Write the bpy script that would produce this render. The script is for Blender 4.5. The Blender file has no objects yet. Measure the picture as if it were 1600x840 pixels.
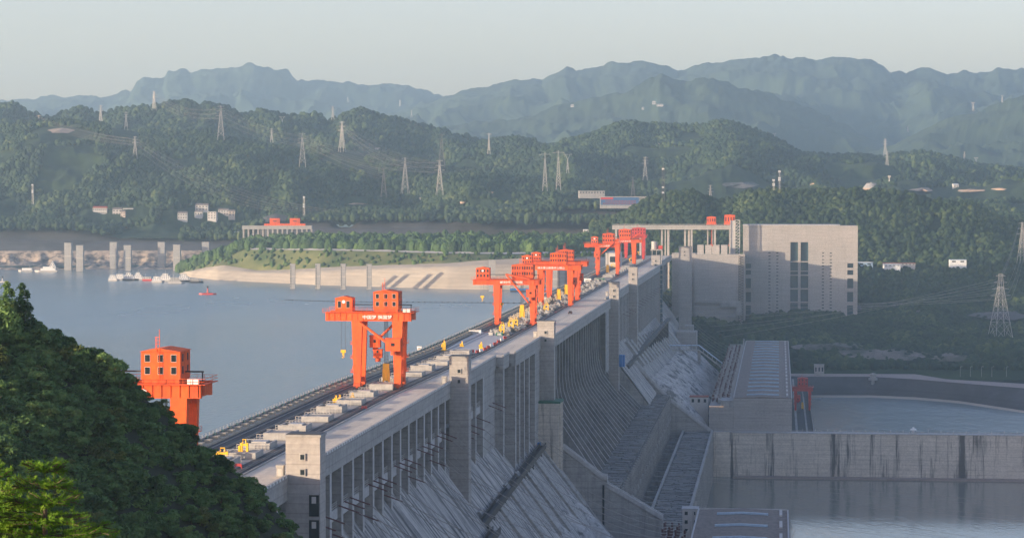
import bpy, math, random
import numpy as np
from mathutils import Vector, Matrix
from mathutils.bvhtree import BVHTree
random.seed(7); RNG = np.random.default_rng(7)
R = math.radians
SC = bpy.context.scene
COL = SC.collection
# ------------------------------------------------------------ camera, light, exposure
F = 3778.0; CZ = 250.0; HOR = 300.0
TH = math.atan((420 - HOR) / F)
cam_d = bpy.data.cameras.new('camera'); cam = bpy.data.objects.new('camera', cam_d); COL.objects.link(cam)
cam_d.sensor_width = 36; cam_d.lens = F / 1600 * 36; cam_d.clip_start = 1; cam_d.clip_end = 60000
cam.location = (0, 0, CZ); cam.rotation_euler = (R(90) - TH, 0, 0)
SC.camera = cam
_a = np.array([417 / F, 1.0]); A_ = _a / np.linalg.norm(_a); B_ = np.array([A_[1], -A_[0]])   # along / across the dam
DAMROT = -math.atan2(A_[0], A_[1])
SUN = -B_ * 1.0 - A_ * 0.65; SUN = np.array([SUN[0], SUN[1], 0.150]); SUN /= np.linalg.norm(SUN)
sd = bpy.data.lights.new('sun', 'SUN'); sd.energy = 4.4; sd.angle = R(0.6); sd.color = (1.0, 0.80, 0.575)
so = bpy.data.objects.new('sun', sd); COL.objects.link(so)
so.rotation_euler = Vector(SUN.tolist()).to_track_quat('Z', 'Y').to_euler(); so.location = (-300, -200, 600)
W_ = bpy.data.worlds.new('World'); SC.world = W_; W_.use_nodes = True
nt = W_.node_tree; bg = nt.nodes['Background']
sky = nt.nodes.new('ShaderNodeTexSky'); sky.sky_type = 'NISHITA'; sky.sun_disc = False
sky.sun_elevation = math.asin(SUN[2]); sky.sun_rotation = math.atan2(SUN[0], SUN[1])
sky.air_density = 1.0; sky.dust_density = 1.8; sky.ozone_density = 1.0; sky.altitude = 200
tint = nt.nodes.new('ShaderNodeMix'); tint.data_type = 'RGBA'; tint.blend_type = 'MULTIPLY'; tint.inputs[0].default_value = 1; tint.inputs[7].default_value = (1.02, 0.925, 1.20, 1); nt.links.new(sky.outputs[0], tint.inputs[6]); nt.links.new(tint.outputs[2], bg.inputs[0]); bg.inputs[1].default_value = 0.15
SC.view_settings.view_transform = 'Standard'; SC.view_settings.look = 'None'
SC.view_settings.exposure = 1.14; SC.view_settings.gamma = 1
SC.render.engine = 'CYCLES'
SC.cycles.max_bounces = 5; SC.cycles.volume_bounces = 1; SC.cycles.diffuse_bounces = 3; SC.cycles.glossy_bounces = 2
HAZE_DENSITY = 0.000078

# ------------------------------------------------------------ picture <-> place
def ray(u, v):
    x = (u - 800) / F; y = (420 - v) / F
    return np.array([x, math.cos(TH) + y * math.sin(TH), -math.sin(TH) + y * math.cos(TH)])
CAM = np.array([0, 0, CZ])
def PZ(u, v, z):
    r = ray(u, v); return CAM + r * ((z - CZ) / r[2])
def PY(u, v, Y):
    r = ray(u, v); return CAM + r * (Y / r[1])
O_ = PZ(320, 690, 186)[:2]; O_ = O_ - A_ * (O_ @ A_)
def st(p):
    q = np.array(p[:2]) - O_; return float(q @ A_), float(q @ B_)
def PT(u, v, T):
    r = ray(u, v); k = (T + O_ @ B_) / (r[:2] @ B_); p = CAM + r * k; return st(p)[0], float(p[2])
def PS(u, v, S):
    r = ray(u, v); k = (S + O_ @ A_) / (r[:2] @ A_); p = CAM + r * k; return st(p)[1], float(p[2])
def WD(s, t, z):
    q = O_ + A_ * s + B_ * t; return (float(q[0]), float(q[1]), float(z))

# ------------------------------------------------------------ noise
def _h(ix, iy, seed):
    n = (ix.astype(np.int64) * 374761393 + iy.astype(np.int64) * 668265263 + seed * 1442695041) & 0x7fffffff
    n = ((n ^ (n >> 13)) * 1274126177) & 0x7fffffff
    return ((n ^ (n >> 16)) & 0xffff) / 65535.0
def vnoise(x, y, seed=0):
    x = np.asarray(x, float); y = np.asarray(y, float)
    ix = np.floor(x); iy = np.floor(y); fx = x - ix; fy = y - iy
    fx = fx * fx * (3 - 2 * fx); fy = fy * fy * (3 - 2 * fy)
    a = _h(ix, iy, seed); b = _h(ix + 1, iy, seed); c = _h(ix, iy + 1, seed); d = _h(ix + 1, iy + 1, seed)
    return (a * (1 - fx) + b * fx) * (1 - fy) + (c * (1 - fx) + d * fx) * fy
def fbm(x, y, oct=4, seed=0, ridged=False):
    s = 0; amp = 1; tot = 0
    for o in range(oct):
        n = vnoise(x * 2 ** o + o * 17.3, y * 2 ** o - o * 9.1, seed + o)
        if ridged: n = 1 - abs(2 * n - 1)
        s = s + n * amp; tot += amp; amp *= 0.5
    return s / tot

# ------------------------------------------------------------ mesh helpers
class MB:
    def __init__(s): s.v = []; s.f = []
    def add(s, vs, fs):
        o = len(s.v); s.v += [tuple(map(float, p)) for p in vs]; s.f += [tuple(o + i for i in f) for f in fs]; return s
    def box(s, x0, x1, y0, y1, z0, z1, top=None):
        # top = (dx0,dx1,dy0,dy1) insets of the top face
        a, b, c, d = top or (0, 0, 0, 0)
        return s.add([(x0, y0, z0), (x1, y0, z0), (x1, y1, z0), (x0, y1, z0), (x0 + a, y0 + c, z1), (x1 - b, y0 + c, z1), (x1 - b, y1 - d, z1), (x0 + a, y1 - d, z1)],
                     [(3, 2, 1, 0), (4, 5, 6, 7), (0, 1, 5, 4), (1, 2, 6, 5), (2, 3, 7, 6), (3, 0, 4, 7)])
    def bar(s, p, q, w, w2=None, h=None):
        p = Vector(p); q = Vector(q); d = (q - p)
        if d.length < 1e-6: return s
        d.normalize(); up = Vector((0, 0, 1)) if abs(d.z) < 0.95 else Vector((1, 0, 0))
        x = d.cross(up).normalized(); y = x.cross(d).normalized(); w2 = w if w2 is None else w2; hh = h if h else w; hh2 = h if h else w2
        vs = []
        for c, ww, h2 in ((p, w, hh), (q, w2, hh2)):
            for sx, sy in ((-1, -1), (1, -1), (1, 1), (-1, 1)): vs.append(c + x * (sx * ww / 2) + y * (sy * h2 / 2))
        return s.add(vs, [(0, 1, 2, 3), (7, 6, 5, 4), (0, 4, 5, 1), (1, 5, 6, 2), (2, 6, 7, 3), (3, 7, 4, 0)])
    def tube(s, pts, r, n=6, cap=True):
        pts = [Vector(p) for p in pts]; rs = r if isinstance(r, (list, tuple)) else [r] * len(pts); o = len(s.v)
        for i, p in enumerate(pts):
            d = (pts[min(i + 1, len(pts) - 1)] - pts[max(i - 1, 0)]).normalized(); up = Vector((0, 0, 1)) if abs(d.z) < 0.95 else Vector((1, 0, 0))
            x = d.cross(up).normalized(); y = x.cross(d).normalized()
            for k in range(n):
                a = 2 * math.pi * k / n; s.v.append(tuple(p + x * (math.cos(a) * rs[i]) + y * (math.sin(a) * rs[i])))
        for i in range(len(pts) - 1):
            for k in range(n):
                a = o + i * n + k; b = o + i * n + (k + 1) % n; s.f.append((a, b, b + n, a + n))
        if cap: s.f.append(tuple(o + k for k in range(n))[::-1]); s.f.append(tuple(o + (len(pts) - 1) * n + k for k in range(n)))
        return s
    def prism(s, poly, y0, y1):
        # polygon in (x,z) extruded along y
        n = len(poly); vs = [(p[0], y0, p[1]) for p in poly] + [(p[0], y1, p[1]) for p in poly]
        fs = [tuple(range(n)), tuple(range(2 * n - 1, n - 1, -1))] + [(i, i + n, (i + 1) % n + n, (i + 1) % n) for i in range(n)]
        return s.add(vs, fs)
    def slab(s, poly, z0, z1):
        n = len(poly); vs = [(p[0], p[1], z0) for p in poly] + [(p[0], p[1], z1) for p in poly]
        fs = [tuple(range(n - 1, -1, -1)), tuple(range(n, 2 * n))] + [(i, (i + 1) % n, (i + 1) % n + n, i + n) for i in range(n)]
        return s.add(vs, fs)
    def build(s, name, mat, parent=None, loc=None, rot=None, smooth=False):
        me = bpy.data.meshes.new(name); me.from_pydata(s.v, [], s.f); me.validate(); me.update()
        if smooth:
            for p in me.polygons: p.use_smooth = True
        if mat: me.materials.append(mat)
        o = bpy.data.objects.new(name, me); COL.objects.link(o)
        if parent: o.parent = parent
        if loc is not None: o.location = loc
        if rot is not None: o.rotation_euler = (0, 0, rot)
        # outward normals
        import bmesh
        bm = bmesh.new(); bm.from_mesh(me); bmesh.ops.recalc_face_normals(bm, faces=bm.faces); bm.to_mesh(me); bm.free()
        return o
def tag(o, label=None, cat=None, group=None, kind=None):
    if label: o['label'] = label
    if cat: o['category'] = cat
    if group: o['group'] = group
    if kind: o['kind'] = kind
    return o
def empty(name, loc, rot=0.0, label=None, cat=None, group=None):
    o = bpy.data.objects.new(name, None); COL.objects.link(o); o.location = loc; o.rotation_euler = (0, 0, rot); o.empty_display_size = 1
    return tag(o, label, cat, group)
def dup(root, loc=None, rot=None, label=None, scale=None):
    def rec(o, par):
        c = o.copy(); COL.objects.link(c)
        if par: c.parent = par
        for ch in KIDS.get(o.name, [x for x in bpy.data.objects if x.parent == o]): rec(ch, c)
        return c
    kids = [root]; n = rec(root, None)
    if loc is not None: n.location = loc
    if rot is not None: n.rotation_euler = (0, 0, rot)
    if scale is not None: n.scale = scale if hasattr(scale, '__len__') else (scale,) * 3
    if label: n['label'] = label
    return n
KIDS = {}
def cache_kids(root):
    ch = [x for x in bpy.data.objects if x.parent == root]; KIDS[root.name] = ch
    for c in ch: cache_kids(c)

# ------------------------------------------------------------ materials
def newmat(name):
    m = bpy.data.materials.new(name); m.use_nodes = True; t = m.node_tree; return m, t, t.nodes['Principled BSDF']
def N(t, typ, **k):
    n = t.nodes.new(typ)
    for a, b in k.items(): setattr(n, a, b)
    return n
def ramp(t, fac, stops):
    r = N(t, 'ShaderNodeValToRGB'); t.links.new(fac, r.inputs[0]); e = r.color_ramp.elements
    while len(e) < len(stops): e.new(0.5)
    for i, (p, c) in enumerate(stops): e[i].position = p; e[i].color = (*c, 1) if len(c) == 3 else c
    return r.outputs[0]
def coords(t, scale=(1, 1, 1), kind='Object'):
    tc = N(t, 'ShaderNodeTexCoord'); mp = N(t, 'ShaderNodeMapping'); mp.inputs['Scale'].default_value = scale
    t.links.new(tc.outputs[kind], mp.inputs[0]); return mp.outputs[0]
def noise(t, vec, scale=1, detail=4, rough=0.55):
    n = N(t, 'ShaderNodeTexNoise'); n.inputs['Scale'].default_value = scale; n.inputs['Detail'].default_value = detail; n.inputs['Roughness'].default_value = rough
    t.links.new(vec, n.inputs['Vector']); return n.outputs['Fac']
def mixc(t, fac, a, b, blend='MIX'):
    m = N(t, 'ShaderNodeMix', data_type='RGBA', blend_type=blend)
    if isinstance(fac, (int, float)): m.inputs[0].default_value = fac
    else: t.links.new(fac, m.inputs[0])
    for i, x in ((6, a), (7, b)):
        if isinstance(x, tuple): m.inputs[i].default_value = (*x, 1)
        else: t.links.new(x, m.inputs[i])
    return m.outputs[2]
def plain(name, c, rough=0.6, metal=0.0, var=0.12, scale=0.6, emit=0):
    m, t, p = newmat(name); v = coords(t)
    f = noise(t, v, scale, 5)
    col = ramp(t, f, [(0.3, tuple(x * (1 - var) for x in c)), (0.7, tuple(min(1, x * (1 + var)) for x in c))])
    t.links.new(col, p.inputs['Base Color']); p.inputs['Roughness'].default_value = rough; p.inputs['Metallic'].default_value = metal
    return m
def concrete(name, c, c2, streak=(1.0, 1.0, 0.05), lift=3.0, dirt=0.5, dirtc=(0.05, 0.05, 0.05), mott=0.15, thr=(0.5, 0.68), bump=0.0):
    """pour-lift lines, mottling and run-off streaks"""
    m, t, p = newmat(name)
    v1 = coords(t, (mott, mott, mott)); base = ramp(t, noise(t, v1, 1, 6, 0.65), [(0.3, c2), (0.7, c)])
    vf = coords(t, (0.8, 0.8, 0.8)); base = mixc(t, 0.25, base, ramp(t, noise(t, vf, 1, 3), [(0.35, tuple(x * .6 for x in c)), (0.65, tuple(min(1, x * 1.3) for x in c))]))
    if lift:
        vz = coords(t, (0.0001, 0.0001, 1.0 / lift)); w = N(t, 'ShaderNodeTexWave', wave_type='BANDS', bands_direction='Z'); w.inputs['Scale'].default_value = 0.314; w.inputs['Distortion'].default_value = 0
        t.links.new(vz, w.inputs[0]); ln = ramp(t, w.outputs['Fac'], [(0.0, (0.75, 0.75, 0.75)), (0.06, (1, 1, 1))])
        base = mixc(t, 0.8, base, ln, 'MULTIPLY')
        vb = coords(t, (0.02, 0.02, 1.0 / lift)); base = mixc(t, 0.5, base, ramp(t, noise(t, vb, 2.2, 2), [(0.35, (0.78, 0.78, 0.78)), (0.65, (1.1, 1.1, 1.1))]), 'MULTIPLY')
    vs = coords(t, streak); f = noise(t, vs, 0.35, 5, 0.7)
    d = ramp(t, f, [(thr[0], (0, 0, 0)), (thr[1], (dirt, dirt, dirt))])
    base = mixc(t, d, base, dirtc)
    t.links.new(base, p.inputs['Base Color']); p.inputs['Roughness'].default_value = 0.9
    if bump:
        b = N(t, 'ShaderNodeBump'); b.inputs['Strength'].default_value = bump; b.inputs['Distance'].default_value = 1.0
        t.links.new(noise(t, coords(t, (0.3, 0.3, 0.3)), 1, 6, 0.7), b.inputs['Height']); t.links.new(b.outputs[0], p.inputs['Normal'])
    return m
def foliage(name, dark, light, scale=0.12, rnd=True, rough=0.7, third=None, trans=0.0):
    m, t, p = newmat(name); v = coords(t, (1, 1, 1), 'Object'); g = N(t, 'ShaderNodeNewGeometry')
    f = N(t, 'ShaderNodeTexNoise'); f.inputs['Scale'].default_value = scale; f.inputs['Detail'].default_value = 5; t.links.new(g.outputs['Position'], f.inputs['Vector'])
    fac = f.outputs['Fac']
    if rnd:
        oi = N(t, 'ShaderNodeObjectInfo'); mt = N(t, 'ShaderNodeMath', operation='MULTIPLY_ADD'); mt.inputs[1].default_value = 0.35; t.links.new(oi.outputs['Random'], mt.inputs[0])
        ad = N(t, 'ShaderNodeMath', operation='ADD'); ad.inputs[1].default_value = -0.175; t.links.new(fac, ad.inputs[0]); t.links.new(ad.outputs[0], mt.inputs[2]); fac = mt.outputs[0]
    st_ = [(0.30, dark), (0.62, light)] + ([(0.8, third)] if third else [])
    t.links.new(ramp(t, fac, st_), p.inputs['Base Color']); p.inputs['Roughness'].default_value = rough
    p.inputs['Specular IOR Level'].default_value = 0.25
    if trans:
        tr = N(t, 'ShaderNodeBsdfTranslucent'); t.links.new(ramp(t, fac, st_), tr.inputs[0]); mx = N(t, 'ShaderNodeMixShader'); mx.inputs[0].default_value = trans
        out = t.nodes['Material Output']; t.links.new(p.outputs[0], mx.inputs[1]); t.links.new(tr.outputs[0], mx.inputs[2]); t.links.new(mx.outputs[0], out.inputs[0])
    return m
def water(name, c, rough, sc, strength, dist=0.4):
    m, t, p = newmat(name); p.inputs['Base Color'].default_value = (*c, 1); p.inputs['Roughness'].default_value = rough; p.inputs['IOR'].default_value = 1.33
    v = coords(t, sc); b = N(t, 'ShaderNodeBump'); b.inputs['Strength'].default_value = strength; b.inputs['Distance'].default_value = dist
    n1 = noise(t, v, 0.25, 6, 0.6); t.links.new(n1, b.inputs['Height']); t.links.new(b.outputs[0], p.inputs['Normal'])
    big = noise(t, coords(t, (0.003, 0.0012, 1)), 1, 4); t.links.new(ramp(t, big, [(0.35, (rough * .7,) * 3), (0.65, (min(1, rough * 1.4),) * 3)]), p.inputs['Roughness'])
    return m
M = {}
M['conc'] = concrete('concrete', (0.40, 0.385, 0.36), (0.30, 0.29, 0.275), dirt=0.35)
M['conc_clean'] = concrete('pale_concrete', (0.41, 0.395, 0.37), (0.32, 0.31, 0.29), dirt=0.3, lift=3)
M['conc_lift'] = concrete('board_marked_concrete', (0.42, 0.39, 0.36), (0.33, 0.31, 0.285), dirt=0.12, lift=2.2, mott=0.06)
M['conc_wall'] = concrete('stained_concrete', (0.66, 0.59, 0.49), (0.50, 0.445, 0.375), streak=(0.45, 0.45, 0.03), dirt=0.85, dirtc=(0.03, 0.03, 0.032), thr=(0.52, 0.62), lift=3)
M['slope'] = concrete('weathered_slope_concrete', (0.54, 0.515, 0.475), (0.30, 0.285, 0.265), streak=(0.11, 1.5, 0.11), dirt=0.9, dirtc=(0.035, 0.037, 0.04), thr=(0.45, 0.60), lift=0, mott=0.12, bump=0.5)
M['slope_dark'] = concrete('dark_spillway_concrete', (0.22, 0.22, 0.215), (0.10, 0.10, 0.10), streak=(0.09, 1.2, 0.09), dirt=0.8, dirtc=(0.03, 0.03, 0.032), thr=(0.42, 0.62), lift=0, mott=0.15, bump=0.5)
M['pipe'] = concrete('mossy_penstock_concrete', (0.56, 0.54, 0.51), (0.32, 0.31, 0.295), streak=(0.35, 0.5, 0.35), dirt=0.75, dirtc=(0.06, 0.062, 0.06), thr=(0.50, 0.60), lift=0, mott=0.2, bump=0.6)
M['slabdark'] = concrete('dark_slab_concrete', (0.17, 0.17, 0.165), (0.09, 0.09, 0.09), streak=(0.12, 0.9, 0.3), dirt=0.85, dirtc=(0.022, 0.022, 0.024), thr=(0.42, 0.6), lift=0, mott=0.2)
M['fin'] = concrete('light_edge_concrete', (0.50, 0.49, 0.475), (0.40, 0.39, 0.38), dirt=0.25, lift=0)
M['road'] = concrete('road_concrete', (0.62, 0.54, 0.43), (0.50, 0.43, 0.345), streak=(0.6, 0.02, 1), dirt=0.35, dirtc=(0.14, 0.13, 0.12), lift=0, mott=0.05)
M['asphalt'] = plain('asphalt', (0.055, 0.055, 0.055), 0.9, var=0.25, scale=0.2)
M['deck'] = concrete('crest_concrete', (0.36, 0.33, 0.295), (0.23, 0.215, 0.195), streak=(0.5, 0.5, 1), dirt=0.5, dirtc=(0.08, 0.08, 0.08), lift=0, mott=0.2)
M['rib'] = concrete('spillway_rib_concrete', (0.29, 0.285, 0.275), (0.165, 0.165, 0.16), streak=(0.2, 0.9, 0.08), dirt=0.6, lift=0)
M['wire'] = plain('wire', (0.30, 0.27, 0.24), 0.6)
M['steel'] = plain('rail_steel', (0.22, 0.19, 0.17), 0.45, 0.6)
M['galv'] = plain('galvanised_steel', (0.44, 0.42, 0.39), 0.55, 0.1)
M['orange'] = concrete('orange_paint', (0.84, 0.125, 0.018), (0.66, 0.085, 0.018), streak=(0.9, 0.9, 0.12), dirt=0.55, dirtc=(0.25, 0.05, 0.025), lift=0, mott=0.3)
M['orange2'] = concrete('faded_orange_paint', (0.76, 0.115, 0.026), (0.58, 0.08, 0.024), streak=(0.9, 0.9, 0.12), dirt=0.65, dirtc=(0.22, 0.05, 0.03), lift=0, mott=0.3)
M['red'] = plain('red_paint', (0.50, 0.04, 0.03), 0.5, var=0.15, scale=0.35)
M['yellow'] = plain('yellow_paint', (0.80, 0.46, 0.02), 0.45, var=0.1)
M['white'] = plain('white_paint', (0.78, 0.77, 0.74), 0.6, var=0.06)
M['glass'] = plain('dark_glass', (0.02, 0.028, 0.032), 0.12, var=0.3)
M['blueglass'] = plain('blue_green_glass', (0.05, 0.095, 0.115), 0.2, var=0.2, scale=0.1)
M['black'] = plain('black_void', (0.012, 0.012, 0.014), 0.8)
M['darkmetal'] = plain('dark_metal', (0.05, 0.048, 0.046), 0.6, 0.3)
M['insul'] = plain('brown_insulator_glaze', (0.10, 0.025, 0.022), 0.3)
M['blue'] = plain('blue_roof_sheet', (0.05, 0.13, 0.27), 0.4)
M['skylight'] = plain('skylight_sheet', (0.34, 0.46, 0.58), 0.4)
M['brightblue'] = plain('blue_paint', (0.02, 0.17, 0.45), 0.5)
M['green'] = plain('green_paint', (0.02, 0.13, 0.075), 0.6)
M['roof'] = concrete('roof_tiles', (0.25, 0.205, 0.17), (0.16, 0.132, 0.112), streak=(2.0, 0.6, 1), dirt=0.5, lift=0, mott=0.25)
M['redroof'] = plain('red_roof_tiles', (0.30, 0.07, 0.04), 0.8)
M['tile'] = plain('pale_wall_render', (0.52, 0.49, 0.45), 0.8, var=0.08)
M['tilewarm'] = plain('warm_wall_render', (0.62, 0.50, 0.40), 0.8, var=0.08)
M['shot'] = concrete('dark_shotcrete', (0.088, 0.085, 0.083), (0.06, 0.058, 0.057), streak=(0.05, 0.05, 0.008), dirt=0.5, lift=12, dirtc=(0.035, 0.034, 0.033), mott=0.01, thr=(0.5, 0.6))
M['rock'] = concrete('bare_rock', (0.52, 0.41, 0.30), (0.20, 0.165, 0.13), streak=(0.3, 0.3, 0.5), dirt=0.9, lift=0, dirtc=(0.10, 0.085, 0.07), mott=0.08, thr=(0.46, 0.56), bump=1.0)
M['rubble'] = concrete('grey_rubble_slope', (0.24, 0.21, 0.19), (0.10, 0.10, 0.085), streak=(0.06, 0.06, 0.06), dirt=0.8, lift=0, dirtc=(0.035, 0.05, 0.03), mott=0.04, bump=1.0, thr=(0.42, 0.55))
M['bank'] = concrete('bank_concrete', (0.47, 0.405, 0.31), (0.36, 0.31, 0.24), streak=(0.02, 0.06, 0.1), dirt=0.6, lift=4, dirtc=(0.3, 0.25, 0.19), mott=0.012)
M['sediment'] = concrete('sediment_ledge', (0.33, 0.27, 0.235), (0.27, 0.22, 0.19), dirt=0.15, lift=0)
M['soil'] = plain('orange_soil', (0.42, 0.30, 0.20), 0.95, var=0.3, scale=0.05)
M['grass'] = foliage('grass_bank', (0.055, 0.085, 0.028), (0.16, 0.165, 0.06), 0.03, rnd=False, rough=0.9, third=(0.30, 0.25, 0.13))
M['scrub'] = foliage('scrub_ground', (0.012, 0.027, 0.012), (0.035, 0.06, 0.022), 0.05, rnd=False, rough=0.95)
M['mountain'] = foliage('mountain_woodland', (0.018, 0.035, 0.024), (0.045, 0.072, 0.038), 0.006, rnd=False, rough=0.95)
M['forest'] = foliage('forest_leaves', (0.009, 0.024, 0.010), (0.030, 0.056, 0.017), 0.02, third=(0.09, 0.115, 0.037))
M['forest_near'] = foliage('terrace_leaves', (0.016, 0.04, 0.012), (0.055, 0.105, 0.024), 0.03, third=(0.10, 0.155, 0.035))
M['leaf'] = foliage('broad_leaves', (0.034, 0.082, 0.026), (0.13, 0.235, 0.07), 0.6, trans=0.3, third=(0.19, 0.27, 0.075))
M['leaf_dry'] = foliage('dry_leaves', (0.07, 0.045, 0.025), (0.14, 0.10, 0.045), 0.5, trans=0.2)
M['leaf_light'] = foliage('yellow_green_leaves', (0.05, 0.08, 0.02), (0.14, 0.17, 0.04), 0.5, trans=0.2)
M['ndl'] = foliage('fir_needles', (0.06, 0.16, 0.015), (0.20, 0.36, 0.03), 7.0, rnd=False, trans=0.4, third=(0.42, 0.52, 0.07))
M['bark'] = plain('bark', (0.09, 0.065, 0.045), 0.95, var=0.3, scale=2)
M['floor'] = plain('woodland_floor', (0.02, 0.028, 0.014), 0.95, var=0.3)
M['reservoir'] = water('reservoir_surface', (0.15, 0.205, 0.21), 0.2, (1.3, 0.5, 1.0), 1.0, 0.9)
M['river'] = water('river_surface', (0.19, 0.19, 0.155), 0.09, (0.8, 0.25, 1), 0.35, 0.4)
M['river_rough'] = water('river_rough_surface', (0.15, 0.19, 0.18), 0.2, (0.30, 0.12, 1), 1.0, 1.6)
# ------------------------------------------------------------ terrain
def interp(pts, us):
    pts = sorted(pts); return np.interp(us, [p[0] for p in pts], [p[1] for p in pts])
TERR = []       # (verts array, faces) for raycasts
def loft(name, rows, u0, u1, nc, subs, mat, amp=0.0, freq=0.004, jag=0.0, seed=1, label=None, cat=None, kind='structure', ridged=True, fine=0.0):
    """rows: list of (profile[(u,v)], Y or [(u,Y)] or ('z', z)); built from the nearest row to the farthest"""
    us = np.linspace(u0, u1, nc); RW = []
    for prof, Y in rows:
        vs = interp(prof, us) if isinstance(prof, list) else np.full(nc, float(prof)); P = []
        Ys = None
        if isinstance(Y, list): Ys = interp(Y, us)
        elif not isinstance(Y, tuple): Ys = np.full(nc, float(Y))
        for i in range(nc):
            if Ys is None and Y[0] == 'z': P.append(PZ(us[i], vs[i], Y[1]))
            elif Ys is None and Y[0] == 'Yz':
                q = PY(us[i], 300, Y[1]); q = np.array([q[0], Y[1], Y[2]]); P.append(q)
            else: P.append(PY(us[i], vs[i], Ys[i]))
        RW.append(np.array(P))
    grid = []; mask = []
    for k in range(len(RW) - 1):
        n = subs[k] if isinstance(subs, list) else subs
        for j in range(n):
            w = j / n; grid.append(RW[k] * (1 - w) + RW[k + 1] * w)
            m0 = 0 if k == 0 else 1; m1 = 0 if k + 1 >= len(RW) - 2 else 1
            if len(RW) == 2: mk = math.sin(math.pi * w)
            elif k == len(RW) - 2 and isinstance(rows[-1][1], tuple) and rows[-1][1][0] == 'Yz': mk = 0
            else: mk = m0 * (1 - w) + m1 * w if not (m0 == 0 and m1 == 0) else math.sin(math.pi * w)
            mask.append(mk)
    grid.append(RW[-1]); mask.append(0)
    G = np.array(grid); mk = np.array(mask)[:, None]
    if amp:
        n = fbm(G[..., 0] * freq + 3.1, G[..., 1] * freq * 0.6, 5, seed, ridged) - (0.70 if ridged else 0.5)
        G[..., 2] += n * amp * mk
        G[..., 0] += (fbm(G[..., 0] * freq * 2 + 9, G[..., 1] * freq, 3, seed + 5) - .5) * amp * 0.6 * mk
    if fine: G[..., 2] += (fbm(G[..., 0] * freq * 9, G[..., 1] * freq * 9, 3, seed + 9) - .5) * fine
    if jag: G[..., 2] += (fbm(G[..., 0] * 0.03, G[..., 1] * 0.03, 3, seed + 3) - .5) * jag
    nr = G.shape[0]
    V = G.reshape(-1, 3); idx = np.arange(nr * nc).reshape(nr, nc)
    Fc = np.stack([idx[:-1, :-1], idx[:-1, 1:], idx[1:, 1:], idx[1:, :-1]], -1).reshape(-1, 4)
    me = bpy.data.meshes.new(name); me.from_pydata(V.tolist(), [], Fc.tolist()); me.update(); me.materials.append(mat)
    for p in me.polygons: p.use_smooth = True
    o = bpy.data.objects.new(name, me); COL.objects.link(o)
    o['kind'] = kind
    TERR.append((V.tolist(), Fc.tolist()))
    return G
def sample(G, n, rmin, rmax, seed=0, vis_rows=None, keep=None):
    """random points on a terrain grid, spread by area"""
    rg = np.random.default_rng(seed); g = G[:vis_rows] if vis_rows else G
    a = g[:-1, :-1]; b = g[:-1, 1:]; c = g[1:, :-1]; d = g[1:, 1:]
    ar = np.linalg.norm(np.cross(b - a, c - a), axis=-1).ravel(); ar = ar / ar.sum(); k = rg.choice(len(ar), n, p=ar)
    nc = g.shape[1] - 1; i = k // nc; j = k % nc; x = rg.random(n)[:, None]; y = rg.random(n)[:, None]
    P = (g[i, j] * (1 - x) + g[i, j + 1] * x) * (1 - y) + (g[i + 1, j] * (1 - x) + g[i + 1, j + 1] * x) * y
    r = rmin + (rmax - rmin) * rg.random(n) ** 1.5
    # clearings
    if keep is not None:
        m = fbm(P[:, 0] * 0.012, P[:, 1] * 0.006, 3, seed + 40) < keep; P = P[m]; r = r[m]
    return P, r
def hide_near(P, r, spots):
    m = np.ones(len(P), bool)
    for (c, rad) in spots:
        m &= np.hypot(P[:, 0] - c[0], P[:, 1] - c[1]) > rad
    return P[m], r[m]
_gn = {}
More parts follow.
